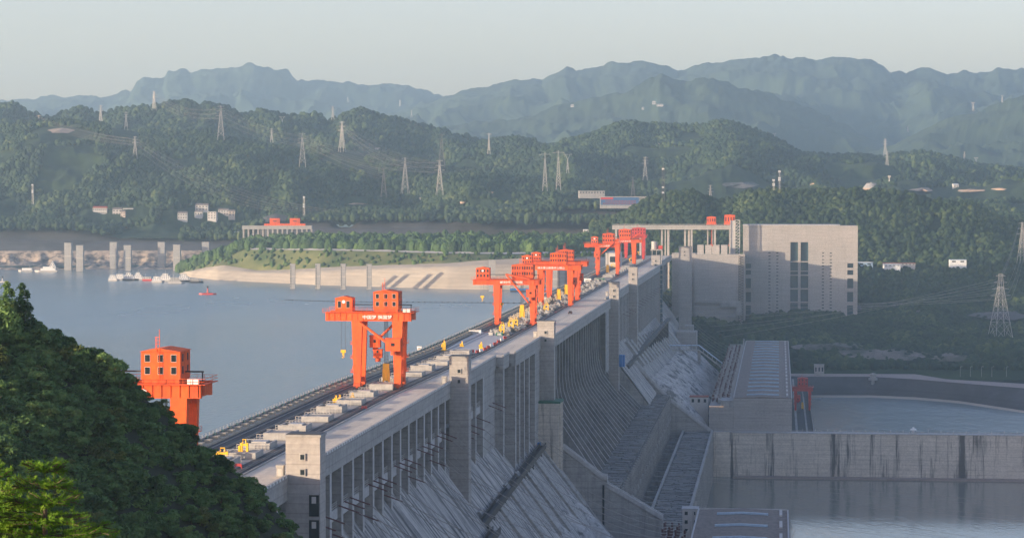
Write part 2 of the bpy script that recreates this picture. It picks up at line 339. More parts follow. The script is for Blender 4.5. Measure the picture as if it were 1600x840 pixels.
def forest_nodes(mat, sub, amp, zs, freq):
    key = (mat.name, sub, amp, zs, freq)
    if key in _gn: return _gn[key]
    g = bpy.data.node_groups.new('crowns', 'GeometryNodeTree'); g.interface.new_socket('Geometry', in_out='INPUT', socket_type='NodeSocketGeometry'); g.interface.new_socket('Geometry', in_out='OUTPUT', socket_type='NodeSocketGeometry')
    L = g.links.new; nn = g.nodes.new
    gi = nn('NodeGroupInput'); go = nn('NodeGroupOutput'); join = nn('GeometryNodeJoinGeometry')
    for k in range(4):
        ico = nn('GeometryNodeMeshIcoSphere'); ico.inputs['Radius'].default_value = 1; ico.inputs['Subdivisions'].default_value = sub
        pos = nn('GeometryNodeInputPosition'); nz = nn('ShaderNodeTexNoise'); nz.noise_dimensions = '4D'; nz.inputs['W'].default_value = k * 7.3; nz.inputs['Scale'].default_value = freq; nz.inputs['Detail'].default_value = 4; nz.inputs['Roughness'].default_value = 0.75
        L(pos.outputs[0], nz.inputs['Vector'])
        ma = nn('ShaderNodeMath'); ma.operation = 'MULTIPLY_ADD'; ma.inputs[1].default_value = amp * 2; ma.inputs[2].default_value = 1 - amp; L(nz.outputs['Fac'], ma.inputs[0])
        vm = nn('ShaderNodeVectorMath'); vm.operation = 'SCALE'; L(pos.outputs[0], vm.inputs[0]); L(ma.outputs[0], vm.inputs['Scale'])
        sp = nn('GeometryNodeSetPosition'); L(ico.outputs['Mesh'], sp.inputs['Geometry']); L(vm.outputs[0], sp.inputs['Position'])
        tr = nn('GeometryNodeTransform'); tr.inputs['Scale'].default_value = (1 - 0.06 * k, 1, zs * (0.7 + 0.25 * k)); L(sp.outputs[0], tr.inputs['Geometry'])
        sm = nn('GeometryNodeSetMaterial'); sm.inputs['Material'].default_value = mat; L(tr.outputs[0], sm.inputs['Geometry'])
        g2 = nn('GeometryNodeGeometryToInstance'); L(sm.outputs[0], g2.inputs[0]); L(g2.outputs[0], join.inputs[0])
    iop = nn('GeometryNodeInstanceOnPoints'); L(gi.outputs[0], iop.inputs['Points']); L(join.outputs[0], iop.inputs['Instance']); iop.inputs['Pick Instance'].default_value = True
    ri = nn('FunctionNodeRandomValue'); ri.data_type = 'INT'
    for s in ri.inputs:
        if s.type == 'INT' and s.name == 'Max': s.default_value = 3
    L([s for s in ri.outputs if s.type == 'INT'][0], iop.inputs['Instance Index'])
    rr = nn('FunctionNodeRandomValue'); rr.data_type = 'FLOAT_VECTOR'; rr.inputs[0].default_value = (-0.25, -0.25, 0); rr.inputs[1].default_value = (0.25, 0.25, 6.28); L(rr.outputs[0], iop.inputs['Rotation'])
    na = nn('GeometryNodeInputNamedAttribute'); na.data_type = 'FLOAT'; na.inputs['Name'].default_value = 'sc'; L(na.outputs[0], iop.inputs['Scale'])
    L(iop.outputs[0], go.inputs[0]); _gn[key] = g
    return g
def forest(name, P, r, mat, sub=4, amp=0.42, zs=1.0, freq=1.6, label=None, cat='woodland', sink=0.55):
    V = P.copy(); V[:, 2] += r * sink
    me = bpy.data.meshes.new(name); me.from_pydata(V.tolist(), [], []); at = me.attributes.new('sc', 'FLOAT', 'POINT'); at.data.foreach_set('value', r.astype(np.float32)); me.materials.append(mat)
    o = bpy.data.objects.new(name, me); COL.objects.link(o); md = o.modifiers.new('crowns', 'NODES'); md.node_group = forest_nodes(mat, sub, amp, zs, freq)
    return tag(o, label, cat, None, 'stuff')

# ground far below and around everything
g_ = MB(); g_.add([(-4900, -290, 58), (4900, -290, 58), (4900, 14400, 58), (-4900, 14400, 58)], [(0, 1, 2, 3)]); o = g_.build('ground', M['scrub']); o['kind'] = 'structure'

# far ranges
P_left = [(-60, 158), (0, 157), (60, 152), (130, 150), (165, 150), (205, 142), (213, 124), (225, 118), (243, 122), (258, 120), (262, 110), (280, 108), (300, 114), (312, 109), (340, 108), (365, 108), (395, 99), (412, 106), (440, 107), (452, 113), (464, 127), (510, 126), (545, 128), (575, 133), (622, 131), (650, 137), (672, 144), (692, 151), (720, 156), (760, 170)]
loft('mountain_range', [([(-60, 240), (760, 240)], 9200), ([(-60, 200), (760, 205)], 10600), (P_left, 12600), (P_left, ('Yz', 13900, 300))], -60, 760, 330, [14, 30, 3], M['mountain'], amp=400, freq=0.0021, jag=12, seed=3, fine=34)
P_right = [(560, 190), (620, 175), (690, 152), (720, 142), (760, 137), (790, 128), (808, 124), (835, 121), (848, 123), (885, 106), (905, 108), (940, 104), (958, 96), (985, 98), (1010, 96), (1035, 101), (1062, 112), (1085, 104), (1110, 100), (1140, 92), (1165, 89), (1200, 90), (1220, 86), (1240, 91), (1255, 89), (1275, 94), (1300, 91), (1330, 92), (1360, 91), (1378, 99), (1392, 113), (1405, 112), (1415, 115), (1430, 107), (1448, 105), (1465, 108), (1480, 116), (1500, 112), (1530, 114), (1545, 113), (1558, 106), (1572, 107), (1585, 110), (1600, 107), (1660, 104)]
loft('mountain_range', [([(560, 260), (1660, 270)], 7600), ([(560, 215), (1660, 200)], 8800), (P_right, 10800), (P_right, ('Yz', 11900, 300))], 560, 1660, 420, [16, 30, 3], M['mountain'], amp=400, freq=0.0022, jag=10, seed=8, fine=34)
P_c = [(600, 235), (660, 208), (700, 196), (740, 192), (790, 186), (830, 180), (870, 163), (900, 158), (940, 150), (985, 141), (1005, 132), (1030, 118), (1040, 120), (1070, 128), (1100, 122), (1118, 124), (1150, 134), (1200, 146), (1260, 168), (1330, 200), (1400, 240), (1430, 262)]
loft('wooded_mountain', [([(600, 275), (1430, 285)], 6200), ([(600, 250), (1430, 262)], 7000), (P_c, 8000), (P_c, ('Yz', 9000, 200))], 600, 1430, 380, [14, 30, 3], M['mountain'], amp=230, freq=0.003, jag=8, seed=12, fine=26)
P_c2 = [(1290, 262), (1340, 243), (1380, 233), (1420, 214), (1450, 198), (1480, 184), (1510, 177), (1530, 172), (1560, 160), (1600, 150), (1650, 146)]
loft('wooded_mountain', [([(1290, 290), (1650, 290)], 5600), ([(1290, 275), (1650, 240)], 6200), (P_c2, 7200), (P_c2, ('Yz', 7900, 200))], 1290, 1650, 240, [12, 26, 3], M['mountain'], amp=190, freq=0.003, jag=7, seed=15, fine=22)
P_d = [(700, 232), (760, 222), (800, 216), (850, 224), (900, 219), (925, 212), (965, 194), (990, 193), (1010, 197), (1060, 197), (1095, 199), (1125, 191), (1150, 196), (1170, 203), (1200, 213), (1225, 227), (1245, 241), (1300, 246), (1340, 245), (1380, 248), (1410, 243), (1440, 239), (1470, 246), (1500, 252), (1530, 262), (1570, 265), (1600, 268), (1650, 268)]
Gd = loft('wooded_hill', [([(700, 345), (1650, 345)], 3250), ([(700, 300), (1650, 305)], 3900), ([(700, 262), (1000, 245), (1650, 290)], 4250), (P_d, 4800), (P_d, ('Yz', 5200, 160))], 700, 1650, 400, [12, 14, 22, 4], M['scrub'], amp=105, freq=0.004, jag=3, seed=21)
P_e = [(-50, 168), (0, 167), (20, 163), (45, 179), (75, 187), (95, 181), (125, 170), (150, 181), (170, 178), (190, 173), (230, 170), (265, 162), (285, 158), (310, 168), (325, 160), (345, 167), (380, 183), (410, 175), (450, 185), (500, 181), (512, 193), (535, 183), (560, 173), (590, 180), (620, 188), (680, 203), (720, 213), (770, 228), (830, 246)]
Ge = loft('wooded_hill', [([(-50, 262), (830, 300)], 4250), (P_e, 4900), (P_e, ('Yz', 5500, 200))], -50, 830, 330, [26, 4], M['scrub'], amp=110, freq=0.0045, jag=3, seed=25)
P_f = [(-60, 205), (0, 201), (40, 194), (60, 192), (100, 190), (140, 195), (180, 200), (210, 206), (260, 206), (285, 208), (330, 209), (350, 216), (400, 226), (470, 236), (530, 232), (580, 240), (640, 250), (700, 266), (760, 268), (830, 283), (900, 300), (950, 314), (1000, 322)]
B_f = [(-60, 356), (0, 356), (125, 356), (150, 362), (190, 372), (380, 372), (400, 352), (420, 346), (470, 344), (520, 343), (565, 343), (660, 341), (700, 342), (800, 333), (860, 328), (940, 322), (1000, 328)]
M_f = [(-60, 318), (200, 330), (380, 330), (500, 325), (700, 318), (860, 310), (1000, 322)]
M_f2 = [(-60, 262), (300, 268), (500, 282), (700, 292), (860, 296), (1000, 320)]
Gf = loft('wooded_hill', [(B_f, 3300), (M_f, 3480), (M_f2, 3720), (P_f, 4050), (P_f, ('Yz', 4500, 190))], -60, 1000, 400, [10, 12, 20, 4], M['scrub'], amp=88, freq=0.006, jag=2, seed=31)
# the hill behind the ship lift, down to the river road
P_g = [(925, 352), (960, 345), (1000, 322), (1020, 312), (1050, 305), (1085, 304), (1105, 312), (1120, 318), (1150, 314), (1175, 302), (1200, 299), (1235, 302), (1270, 301), (1330, 300), (1400, 303), (1425, 308), (1450, 316), (1480, 319), (1515, 322), (1540, 334), (1570, 350), (1600, 356), (1680, 362)]
Gg = loft('wooded_hill', [([(925, 600), (1680, 592)], 2243), ([(925, 560), (1100, 555), (1250, 545), (1680, 545)], 2300), ([(925, 520), (1150, 512), (1400, 515), (1680, 535)], 2400), ([(925, 480), (1300, 478), (1420, 480), (1680, 480)], 2530), ([(925, 405), (1340, 414), (1500, 415), (1680, 420)], 2690), (P_g, 2900), (P_g, ('Yz', 3150, 170))], 925, 1680, 320, [6, 8, 8, 10, 18, 5], M['scrub'], amp=16, freq=0.008, seed=41)
# river road and the dark curved river wall below it
WALLTOP = [(1230, 587), (1280, 588), (1360, 588), (1430, 592), (1500, 598), (1600, 606), (1700, 616)]
loft('river_road', [(WALLTOP, ('z', 82)), ([(1230, 583), (1430, 584), (1480, 592), (1600, 599), (1700, 607)], ('z', 82.2))], 1230, 1700, 60, 2, M['sediment'])
WB = [(1230, 617), (1280, 617), (1360, 617), (1430, 620), (1500, 626), (1600, 641), (1700, 658)]
loft('river_bank_wall', [(WB, ('z', 67)), (WALLTOP, ('z', 81.96))], 1230, 1700, 80, 4, M['shot'], kind='structure')
loft('river_beach', [([(u, v + 4) for u, v in WB], ('z', 65.9)), (WB, ('z', 67.3))], 1230, 1700, 80, 3, M['bank'])
# left bank far side: rock and dark cut above the reservoir
loft('rock_bank', [([(-60, 424), (380, 421)], ('z', 149)), ([(-60, 412), (380, 410)], 3215), ([(-60, 408), (380, 406)], 3225), ([(-60, 392), (240, 391), (380, 391)], 3250)], -60, 400, 160, [4, 2, 5], M['rock'], amp=18, freq=0.05, seed=50)
T_cut = [(-60, 355), (125, 355), (150, 361), (190, 371), (215, 371), (380, 373), (395, 352), (415, 338), (430, 334), (470, 341), (515, 342), (530, 355), (548, 355), (565, 342), (660, 340), (700, 342), (800, 333), (860, 327), (940, 321), (1000, 326)]
loft('cut_slope', [([(-60, 392), (380, 391), (400, 385), (1000, 385)], 3250), ([(-60, 374), (380, 382), (430, 358), (1000, 357)], 3285), ([(-60, 373), (380, 381), (430, 357.2), (1000, 356)], 3292), (T_cut, 3330), (T_cut, 3420)], -60, 1000, 300, [4, 1, 5, 2], M['shot'], amp=4, freq=0.02, seed=55)
# peninsula
SH = [(278, 429), (300, 434), (340, 438), (400, 441), (500, 446), (600, 449), (700, 452), (760, 453), (850, 453), (960, 447), (1000, 440)]
def shY(d): return [(u, 3778 * 100 / (v - 300) * 1.0 + d) for u, v in SH]
BK = [(278, 428), (290, 424), (330, 421), (400, 425), (450, 426), (560, 421), (700, 417), (760, 415), (850, 413), (1000, 408)]
GR = [(278, 427.5), (320, 418), (350, 414), (400, 422), (450, 421), (520, 417), (600, 414), (700, 411), (760, 406), (850, 402), (1000, 400)]
TR = [(278, 426), (330, 410), (360, 401), (385, 390), (500, 391), (600, 393), (700, 396), (800, 397), (1000, 394)]
loft('bank_paving', [(SH, ('z', 149.5)), (BK, shY(42)), (GR, shY(66))], 278, 1000, 200, [5, 4], M['bank'])
Gb = loft('grass_bank', [(GR, shY(66)), (TR, shY(105))], 278, 1000, 200, [6], M['grass'], amp=2, freq=0.03, seed=60)
TB = [(278, 424), (330, 405), (360, 395), (385, 384), (450, 378), (1000, 377)]
Gt = loft('terrace', [(TR, shY(105)), ([(u, v - 2) for u, v in TR], shY(118)), (TB, shY(330))], 278, 1000, 120, [1, 6], M['grass'])
loft('terrace_road', [([(u, v - .3) for u, v in TR], shY(104.6)), ([(u, v - 3.0) for u, v in TR], shY(118))], 385, 960, 80, 1, M['tile'])

# woods
TV = [v for V_, F_ in TERR for v in V_]
_o = 0; TF = []
for V_, F_ in TERR: TF += [tuple(i + _o for i in f) for f in F_]; _o += len(V_)
BVH = BVHTree.FromPolygons(TV, TF)
def hit(u, v, far=99999):
    r = Vector(ray(u, v).tolist()).normalized(); h = BVH.ray_cast(Vector((0, 0, CZ)), r, far)
    return h[0] if h[0] is not None else None
def clear(P, r, spots, rad):
    cs = [hit(*s[:2]) for s in spots]; return hide_near(P, r, [(c, (s[2] if len(s) > 2 else rad)) for c, s in zip(cs, spots) if c is not None])
HOUSES = [(148, 331), (183, 332), (200, 331), (285, 340), (315, 330), (335, 333), (350, 331), (160, 334)]
PYL = []   # filled in part 4
P, r = sample(Gf, 80000, 1.8, 5.2, 1, keep=0.62); P, r = clear(P, r, [(u, v + 5, 34) for u, v in HOUSES] + [(95, 208, 60), (740, 330, 40), (560, 322, 30)], 30); forest('hill_woodland', P, r, M['forest'], 3, label='broadleaf woodland covering the left hill across the reservoir')
P, r = sample(Ge, 32000, 2.6, 6.8, 2, keep=0.68); forest('hill_woodland', P, r, M['forest'], 3, label='woodland on the second ridge behind the left hill')
P, r = sample(Gd, 80000, 2.2, 5.8, 3, keep=0.64); P, r = clear(P, r, [(1025, 233, 70), (1160, 292, 130), (1440, 304, 120), (1500, 307, 130), (1570, 305, 100)], 30); forest('hill_woodland', P, r, M['forest'], 3, label='woodland on the broad rounded hill in the haze behind the ship lift')
P, r = sample(Gg, 60000, 1.7, 4.6, 4, keep=0.80)
q = [(1180, 500, 60), (1250, 500, 60), (1320, 500, 60), (1360, 290, 26), (1360, 300, 30), (1390, 298, 14)]
s_, t_ = (P[:, :2] - O_) @ A_, (P[:, :2] - O_) @ B_
m = ~((s_ > 2484) & (s_ < 2580) & (t_ > 100) & (t_ < 234)) & ~((s_ > 2428) & (s_ < 2530) & (t_ > 30) & (t_ < 120)) & ~((s_ > 2370) & (s_ < 2525) & (t_ < 40)) & ~((t_ < 112) & (s_ < 2180)) & ~((P[:, 2] < 84))
P = P[m]; r = r[m]
forest('hill_woodland', P, r, M['forest'], 4, label='dense woodland on the near hill behind and below the ship lift')
P, r = sample(Gg[:30], 15000, 2.2, 4.6, 14)
s_, t_ = (P[:, :2] - O_) @ A_, (P[:, :2] - O_) @ B_
m = ~((s_ > 2484) & (s_ < 2580) & (t_ > 100) & (t_ < 234)) & ~((s_ > 2428) & (s_ < 2530) & (t_ > 30) & (t_ < 120)) & ~((s_ > 2370) & (s_ < 2525) & (t_ < 40)) & ~((t_ < 112) & (s_ < 2180)) & ~((P[:, 2] < 86)); P = P[m]; r = r[m]
forest('slope_thicket', P, r, M['forest'], 3, label='dark thicket covering the slope between the ship lift and the river road', cat='thicket')
P, r = sample(Gt[1:], 3600, 3.2, 6.5, 5)
s_, t_ = (P[:, :2] - O_) @ A_, (P[:, :2] - O_) @ B_
m = ~((s_ < 2600) & (t_ > -70)); P = P[m]; r = r[m]
forest('terrace_woodland', P, r, M['forest_near'], 4, zs=1.15, label='green trees massed behind the bank road on the far shore')
P, r = sample(Gb, 260, 1.2, 3, 6); forest('bank_shrubs', P, r, M['forest_near'], 3, label='low shrubs dotted on the grass bank above the paved shore', cat='shrubs')

# water
w = MB(); w.add([WD(-300, -3600, 150), WD(-300, 1, 150), WD(3700, 1, 150), WD(3700, -3600, 150)], [(0, 1, 2, 3)]); o = w.build('reservoir_water', M['reservoir']); o['kind'] = 'structure'
w = MB(); w.add([(90, -1400, 66), (1000, -1400, 66), (1000, 1566, 66), (90, 1566, 66)][0:0] or [WD(-200, 60, 66), WD(-200, 900, 66), WD(1569, 900, 66), WD(1569, 60, 66)], [(0, 1, 2, 3)]); o = w.build('river_water', M['river']); o['kind'] = 'structure'
w = MB(); w.add([WD(1574, 60, 66), WD(1574, 900, 66), WD(2300, 900, 66), WD(2300, 60, 66)], [(0, 1, 2, 3)]); o = w.build('tailrace_water', M['river_rough']); o['kind'] = 'structure'
# haze
hb = MB().box(-5000, 5000, -300, 14450, 50, 960); ho = hb.build('haze', None); m = bpy.data.materials.new('haze_air'); m.use_nodes = True
t = m.node_tree; t.nodes.remove(t.nodes['Principled BSDF']); pv = N(t, 'ShaderNodeVolumePrincipled'); pv.inputs['Density'].default_value = HAZE_DENSITY; pv.inputs['Color'].default_value = (0.60, 0.845, 1.0, 1); pv.inputs['Anisotropy'].default_value = 0.35
t.links.new(pv.outputs[0], t.nodes['Material Output'].inputs['Volume']); ho.data.materials.append(m); tag(ho, 'pale blue evening haze lying over the valley and hills', 'haze', None, 'stuff')
# ------------------------------------------------------------ the dam (drawn in its own axes: x = across, downstream; y = along; z = up)
DLOC = (float(O_[0]), float(O_[1]), 0.0)
_os = [(0, 0), (750, 0), (950, 4.5), (1150, 5.0), (1480, 3), (1900, 2), (2430, 1), (3000, 1)]
def off(s): return float(np.interp(s, [p[0] for p in _os], [p[1] for p in _os]))
SEC = [(430, 930, 37.0), (930, 950, 40.0), (950, 1060, 42.5), (1060, 1437, 47.0), (1437, 2100, 43.5), (2100, 2440, 38.5)]
def te(s):
    for a, b, t in SEC:
        if a <= s < b: return t
    return 38.5
dam = empty('concrete_dam', DLOC, DAMROT, 'long grey concrete gravity dam with a road and crane rails along its crest', 'dam')
def dpart(mb, name, mat, parent=None): return mb.build(name, mat, parent or dam)
# stations along the crest so that strips follow its slight bend
ST = [430, 600, 750, 800, 850, 900, 950, 1050, 1150, 1300, 1480, 1700, 1900, 2150, 2440]
def strip(mb, t0, t1, z, s0=430, s1=2440, z0=None, rel=True):
    ss = sorted(set([s for s in ST if s0 < s < s1] + [s0, s1])); V = []; Fq = []
    for s in ss:
        o = off(s) if rel else 0
        if z0 is None: V += [(o + t0, s, z), (o + t1, s, z)]
        else: V += [(o + t0, s, z0), (o + t1, s, z0), (o + t1, s, z), (o + t0, s, z)]
    n = 2 if z0 is None else 4
    for i in range(len(ss) - 1):
        a = i * n; b = a + n
        if n == 2: Fq.append((a, a + 1, b + 1, b))
        else:
            for k in range(4): Fq.append((a + k, a + (k + 1) % 4, b + (k + 1) % 4, b + k))
    if n == 4: Fq += [(3, 2, 1, 0), tuple((len(ss) - 1) * 4 + k for k in range(4))]
    return mb.add(V, Fq)
# body under the crest, section by section; te = downstream edge
back = 11.0
body = MB()
for a, b, t in SEC:
    for s0, s1 in [(max(a, x), min(b, y)) for x, y in zip(ST[:-1], ST[1:]) if max(a, x) < min(b, y)]:
        o0, o1 = off(s0), off(s1)
        for z0, z1, tb in ((60, 181.9, t - back), (182.4, 186, t)):
            body.add([(o0, s0, z0), (tb, s0, z0), (tb, s1, z0), (o1, s1, z0), (o0, s0, z1), (tb, s0, z1), (tb, s1, z1), (o1, s1, z1)],
                     [(3, 2, 1, 0), (4, 5, 6, 7), (0, 1, 5, 4), (1, 2, 6, 5), (2, 3, 7, 6), (3, 0, 4, 7)])
dpart(body, 'dam_body', M['conc'])
g = MB(); pl = MB(); dots = MB()
for a, b, t in SEC:
    b2 = b
    g.box(t - 1.6, t + .25, a + .02, b2 - .02, 181.2, 185.6); pl.box(t - .25, t + .4, a + .05, b2 - .05, 185.6, 187.0)
    s = a + 1
    while s < b2 - 1: dots.box(t + .402, t + .52, s, s + 1.1, 186.45, 186.95); s += 3.3
dpart(g, 'edge_girder', M['conc_clean']); dpart(pl, 'parapet', M['conc_clean']); dpart(dots, 'parapet_stud', M['white'])['kind'] = 'stuff'
dpart(strip(MB(), 0, 0.7, 187.5, z0=150), 'upstream_parapet', M['conc'])
dpart(strip(MB(), 0.7, 3.6, 186.5, z0=186.01), 'upstream_walkway', M['bank'])
dpart(strip(MB(), 3.6, 11.5, 186.008), 'crane_track_bed', M['asphalt'])
dpart(strip(MB(), 11.5, 21.2, 186.012), 'crest_slab', M['deck'])
dpart(strip(MB(), 21.2, 25.6, 186.016), 'crane_track_bed', M['asphalt'])
rd = MB()
for a, b, t in SEC:
    for s0, s1 in [(max(a, x), min(b, y)) for x, y in zip(ST[:-1], ST[1:]) if max(a, x) < min(b, y)]:
        rd.add([(25.6 + off(s0), s0, 186.02), (t - .45, s0, 186.02), (t - .45, s1, 186.02), (25.6 + off(s1), s1, 186.02)], [(0, 1, 2, 3)])
dpart(rd, 'crest_road', M['road'])
for t0 in (8.2, 8.9, 23.2, 23.9, 5.2, 10.9): dpart(strip(MB(), t0, t0 + .22, 186.22, z0=186.02), 'crane_rail', M['steel'] if t0 not in (5.2, 10.9) else M['conc_clean'])
dpart(strip(MB(), 25.7, 26.05, 186.35, z0=186.03), 'road_kerb', M['conc_clean'])
# pale fittings along the upstream walkway
p1_ = MB().box(1.5, 3.1, 0, 3.2, 186.51, 187.3).build('cable_plinth', M['bank']); p2_ = MB().box(.9, 1.6, 4.5, 6.0, 186.51, 187.9).build('winch_box', M['blueglass'])
wf = MB(); wb = MB(); s = 470; n_ = 0
while s < 2300:
    o = off(s)
    if n_ < 99:
        for q_ in (p1_, p2_):
            c_ = q_ if n_ == 0 else q_.copy()
            if n_: COL.objects.link(c_)
            c_.parent = dam; c_.location = (o, s, 0)
    else: wf.box(o + 1.5, o + 3.1, s, s + 3.2, 186.51, 187.3); wb.box(o + .9, o + 1.6, s + 4.5, s + 6.0, 186.51, 187.9)
    s += 8.6; n_ += 1
dpart(wf, 'cable_plinth', M['bank'])['kind'] = 'stuff'; dpart(wb, 'winch_box', M['blueglass'])['kind'] = 'stuff'
rl = MB(); s = 470
while s < 2430:
    o = off(s); rl.bar((o + .35, s, 187.5), (o + .35, s, 188.3), .08); s += 4
for z in (187.9, 188.3): strip(rl, .31, .39, z + .04, z0=z - .03)
dpart(rl, 'upstream_railing', M['galv'])
# slope
def profile_slope(t, off_=0): # powerhouse-type sections
    return [(t - back + .1, 173), (t + 1, 159 - off_), (t + 1 + .72 * 82, 77)]
def slope(name, s0, s1, poly, mat, seg=1, jog=0.0):
    mb = MB(); n = len(poly)
    V = []; Fq = []
    ss = np.linspace(s0, s1, seg + 1)
    for s in ss: V += [(t, s, z) for t, z in poly]
    for i in range(seg):
        for k in range(n - 1): Fq.append((i * n + k, i * n + k + 1, (i + 1) * n + k + 1, (i + 1) * n + k))
    mb.add(V, Fq); return dpart(mb, name, mat)
def zslope(t, s):    # height of the downstream slope under a point
    z0 = 159 if s < 780 else 150 if s < 930 else 146 if s < 1100 else 160 if s < 1568 else 162 - 16 * (s - 1560) / 450
    return z0 - (t - 38) / .76
def slope2(s0, s1, mat='slope', tm=100):
    V = [(t, s, zslope(t, s)) for s in (s0, s1 - .01) for t in (24, 50, tm)]
    return dpart(MB().add(V, [(0, 1, 4, 3), (1, 2, 5, 4)]), 'downstream_slope', M[mat])
slope2(430, 780); slope2(780, 930); slope2(930, 1060); slope2(1475, 1567.01, tm=68); slope2(1567, 2100); slope2(2100, 2440)
dpart(MB().prism([(38, 158.8), (67.9, 119.4), (67.9, 112), (30, 112), (30, 166)], 1475, 1566.9), 'slope_end_wall', M['conc'])
NEAR = [(45, 181.9), (45, 161), (45.8, 155.5), (47.2, 151.8), (49.4, 148.0), (57.9, 135.5), (66.2, 122.8)]
FAR = [(39, 181.9), (39, 160), (39.2, 152), (40, 146), (41.6, 141), (48.5, 133), (62.5, 119.5)]
def rib(s, d=0.0):
    w = (s - 1075) / 485; return [(a[0] * (1 - w) + b[0] * w - d, a[1] * (1 - w) + b[1] * w - d * (.6 if i > 2 else 0)) for i, (a, b) in enumerate(zip(NEAR, FAR))]
V = []; ss = (1064, 1474)
for s in ss: V += [(t, s, z) for t, z in rib(s, 3.4)]
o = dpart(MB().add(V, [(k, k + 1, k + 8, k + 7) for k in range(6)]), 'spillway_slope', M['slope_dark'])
# facade fins; each is a slab standing across the dam
nf = 0
def fin(s, t, z1=181.9, z0=None, w=2.4, mat='conc', depth=None):
    depth = depth or back; zb = z0 or 158
    b = MB(); b.box(t - depth + .05, t - .01, s, s + w, zb - 3, z1)
    o = dpart(b, 'facade_fin', M[mat])
    e = MB(); e.box(t - .005, t + .12, s - .02, s + w + .02, zb - 1, z1 - .01); e.build('fin_edge', M['fin'], o)
    h = MB(); h.prism([(t + .1, z1 + .0), (t - .9, z1), (t - .9, z1 - 3.2)], s + w + .05, s + w + .35); h.build('haunch', M['conc_clean'], o)
for s in np.arange(566, 790, 15.75): fin(s, 37)
for s in np.arange(440, 528, 15.75): fin(s, 37)
for s in (822, 846, 868): fin(s, 37, z0=150)
fin(890, 37, w=3.5, z0=150); fin(931, 40, w=3, z0=143); fin(951, 42.5, w=3, z0=140)
for s in (966, 984, 1003): fin(s, 42.5, z0=140)
for s in np.arange(1474, 1660, 15.0): fin(s, 43.5, z0=154)
for s in np.arange(1690, 2095, 15.0): fin(s, 43.5, w=2.0, z0=148)
for s in np.arange(2175, 2400, 45): fin(s, 38.5, w=3)
# solid fill behind gaps
for bx_ in ((26, 36.9, 893.5, 930.9), (31, 42.4, 1030, 1050), (26, 38.3, 2100, 2172), (30, 43.4, 1440, 1470)): dpart(MB().box(*bx_, 100, 181.9), 'solid_block', M['conc'])
# walkway slung between the fins, with a white railing
def gallery(s0, s1, t, z=170.5):
    b = MB(); b.box(t - 4.2, t - 1.2, s0, s1, z - .3, z); b.box(t - 1.2, t - .9, s0, s1, z - 2.4, z + .3)
    o = dpart(b, 'gallery_walkway', M['fin'])
    r = MB()
    for zz in (.8, 1.4, 1.9): r.bar((t - 1.05, s0, z + zz), (t - 1.05, s1, z + zz), .12)
    s = s0
    while s <= s1: r.bar((t - 1.05, s, z + .3), (t - 1.05, s, z + 1.9), .14); s += 2.0
    r.build('railing', M['galv'], o)
gallery(537, 790, 37); gallery(808, 890, 37); gallery(1474, 1660, 43.5); gallery(1690, 2080, 43.5)
# spillway piers: vertical above, running on as ribs down the face
edge = [(47.0, 181.9), (47.0, 166), (47.4, 160), (48.4, 154.5), (50.2, 149), (52.8, 144.2), (56, 139.6)]
rib_end = [(66.0, 125.3), (64.2, 119.6)]
def ribmesh(s, w, pts_out, end, deep):
    out = pts_out + end[:1]; low = [(t - deep, z - (deep * .4 if z < 150 else 0)) for t, z in pts_out]
    poly = out + [(end[1][0], end[1][1]), (46, 138), (38, 150), (36.6, 165), (36.6, 181.9)]
    return MB().prism(poly, s, s + w)
k = 0
for s in np.arange(1070, 1474, 18):
    pts = rib(s); o = dpart(MB().prism(pts + rib(s, 4.5)[::-1], s, s + 2.6), 'spillway_pier', M['rib']); ed = MB()
    for (t0, z0), (t1, z1) in zip(pts[:-1], pts[1:]):
        ed.add([(t0 + .12, s, z0), (t0 + .12, s + 1.4, z0), (t1 + .12, s + 1.4, z1), (t1 + .12, s, z1)], [(0, 1, 2, 3)])
    ed.build('pier_edge', M['fin'], o)
for s in np.arange(1079, 1474, 18):
    dpart(MB().prism(rib(s, 1.4) + rib(s, 4.5)[::-1], s, s + 1.8), 'divide_wall', M['rib'])
# stair and lift towers on the downstream edge
def tower(s, t0, t1, ln, top, base, glass=False, label=None, wins=True):
    b = MB(); b.box(t0, t1, s, s + ln, base, top - .5); o = dpart(b, 'lift_tower', M['conc_lift'])
    if label: o['label'] = label
    MB().box(t0 - .25, t1 + .25, s - .25, s + ln + .25, top - .5, top).build('roof_slab', M['conc_clean'], o)
    MB().box(t0 + .1, t1 - .1, s + .1, s + ln - .1, top, top + .15).build('roof_membrane', M['darkmetal'], o)
    if wins:
        w0 = t0 + (t1 - t0) * .42
        for z in (top - 5.6, top - 9.0):
            f = MB(); f.box(w0 - .15, w0 + 1.25, s - .28, s - .003, z - .15, z + 1.45); f.build('window_frame', M['conc_clean'], o)
            MB().box(w0 + .1, w0 + 1.0, s - .31, s - .282, z + .1, z + 1.2).build('window', M['glass'], o)
    if glass:
        z = top - 13; 
        while z > base + 4:
            MB().box(t1 - 2.5, t1 - .25, s - .12, s - .004, z - 5.2, z - .4).build('glazing_panel', M['glass'], o)
            MB().box(t1 - 2.6, t1 - .15, s - .3, s - .13, z - .4, z).build('transom', M['conc_clean'], o)
            MB().box(t1 - 1.9, t1 - .9, s - .16, s - .125, z - 2.3, z - .8).build('lamp_panel', M['tile'], o) if z > top - 20 else None
            z -= 5.6
    return o
tower(530, 36.8, 44.6, 6.5, 195.9, 140, glass=True, label='nearest lift tower, sunlit at its top, with a glazed strip down one edge')
tower(800, 36.8, 43.3, 7, 195.2, 120); tower(1052, 41.2, 48.6, 7, 193.6, 120)
tower(1430, 46.2, 52.0, 8, 196.6, 110); tower(1664, 43.2, 49.4, 9, 198.4, 120)
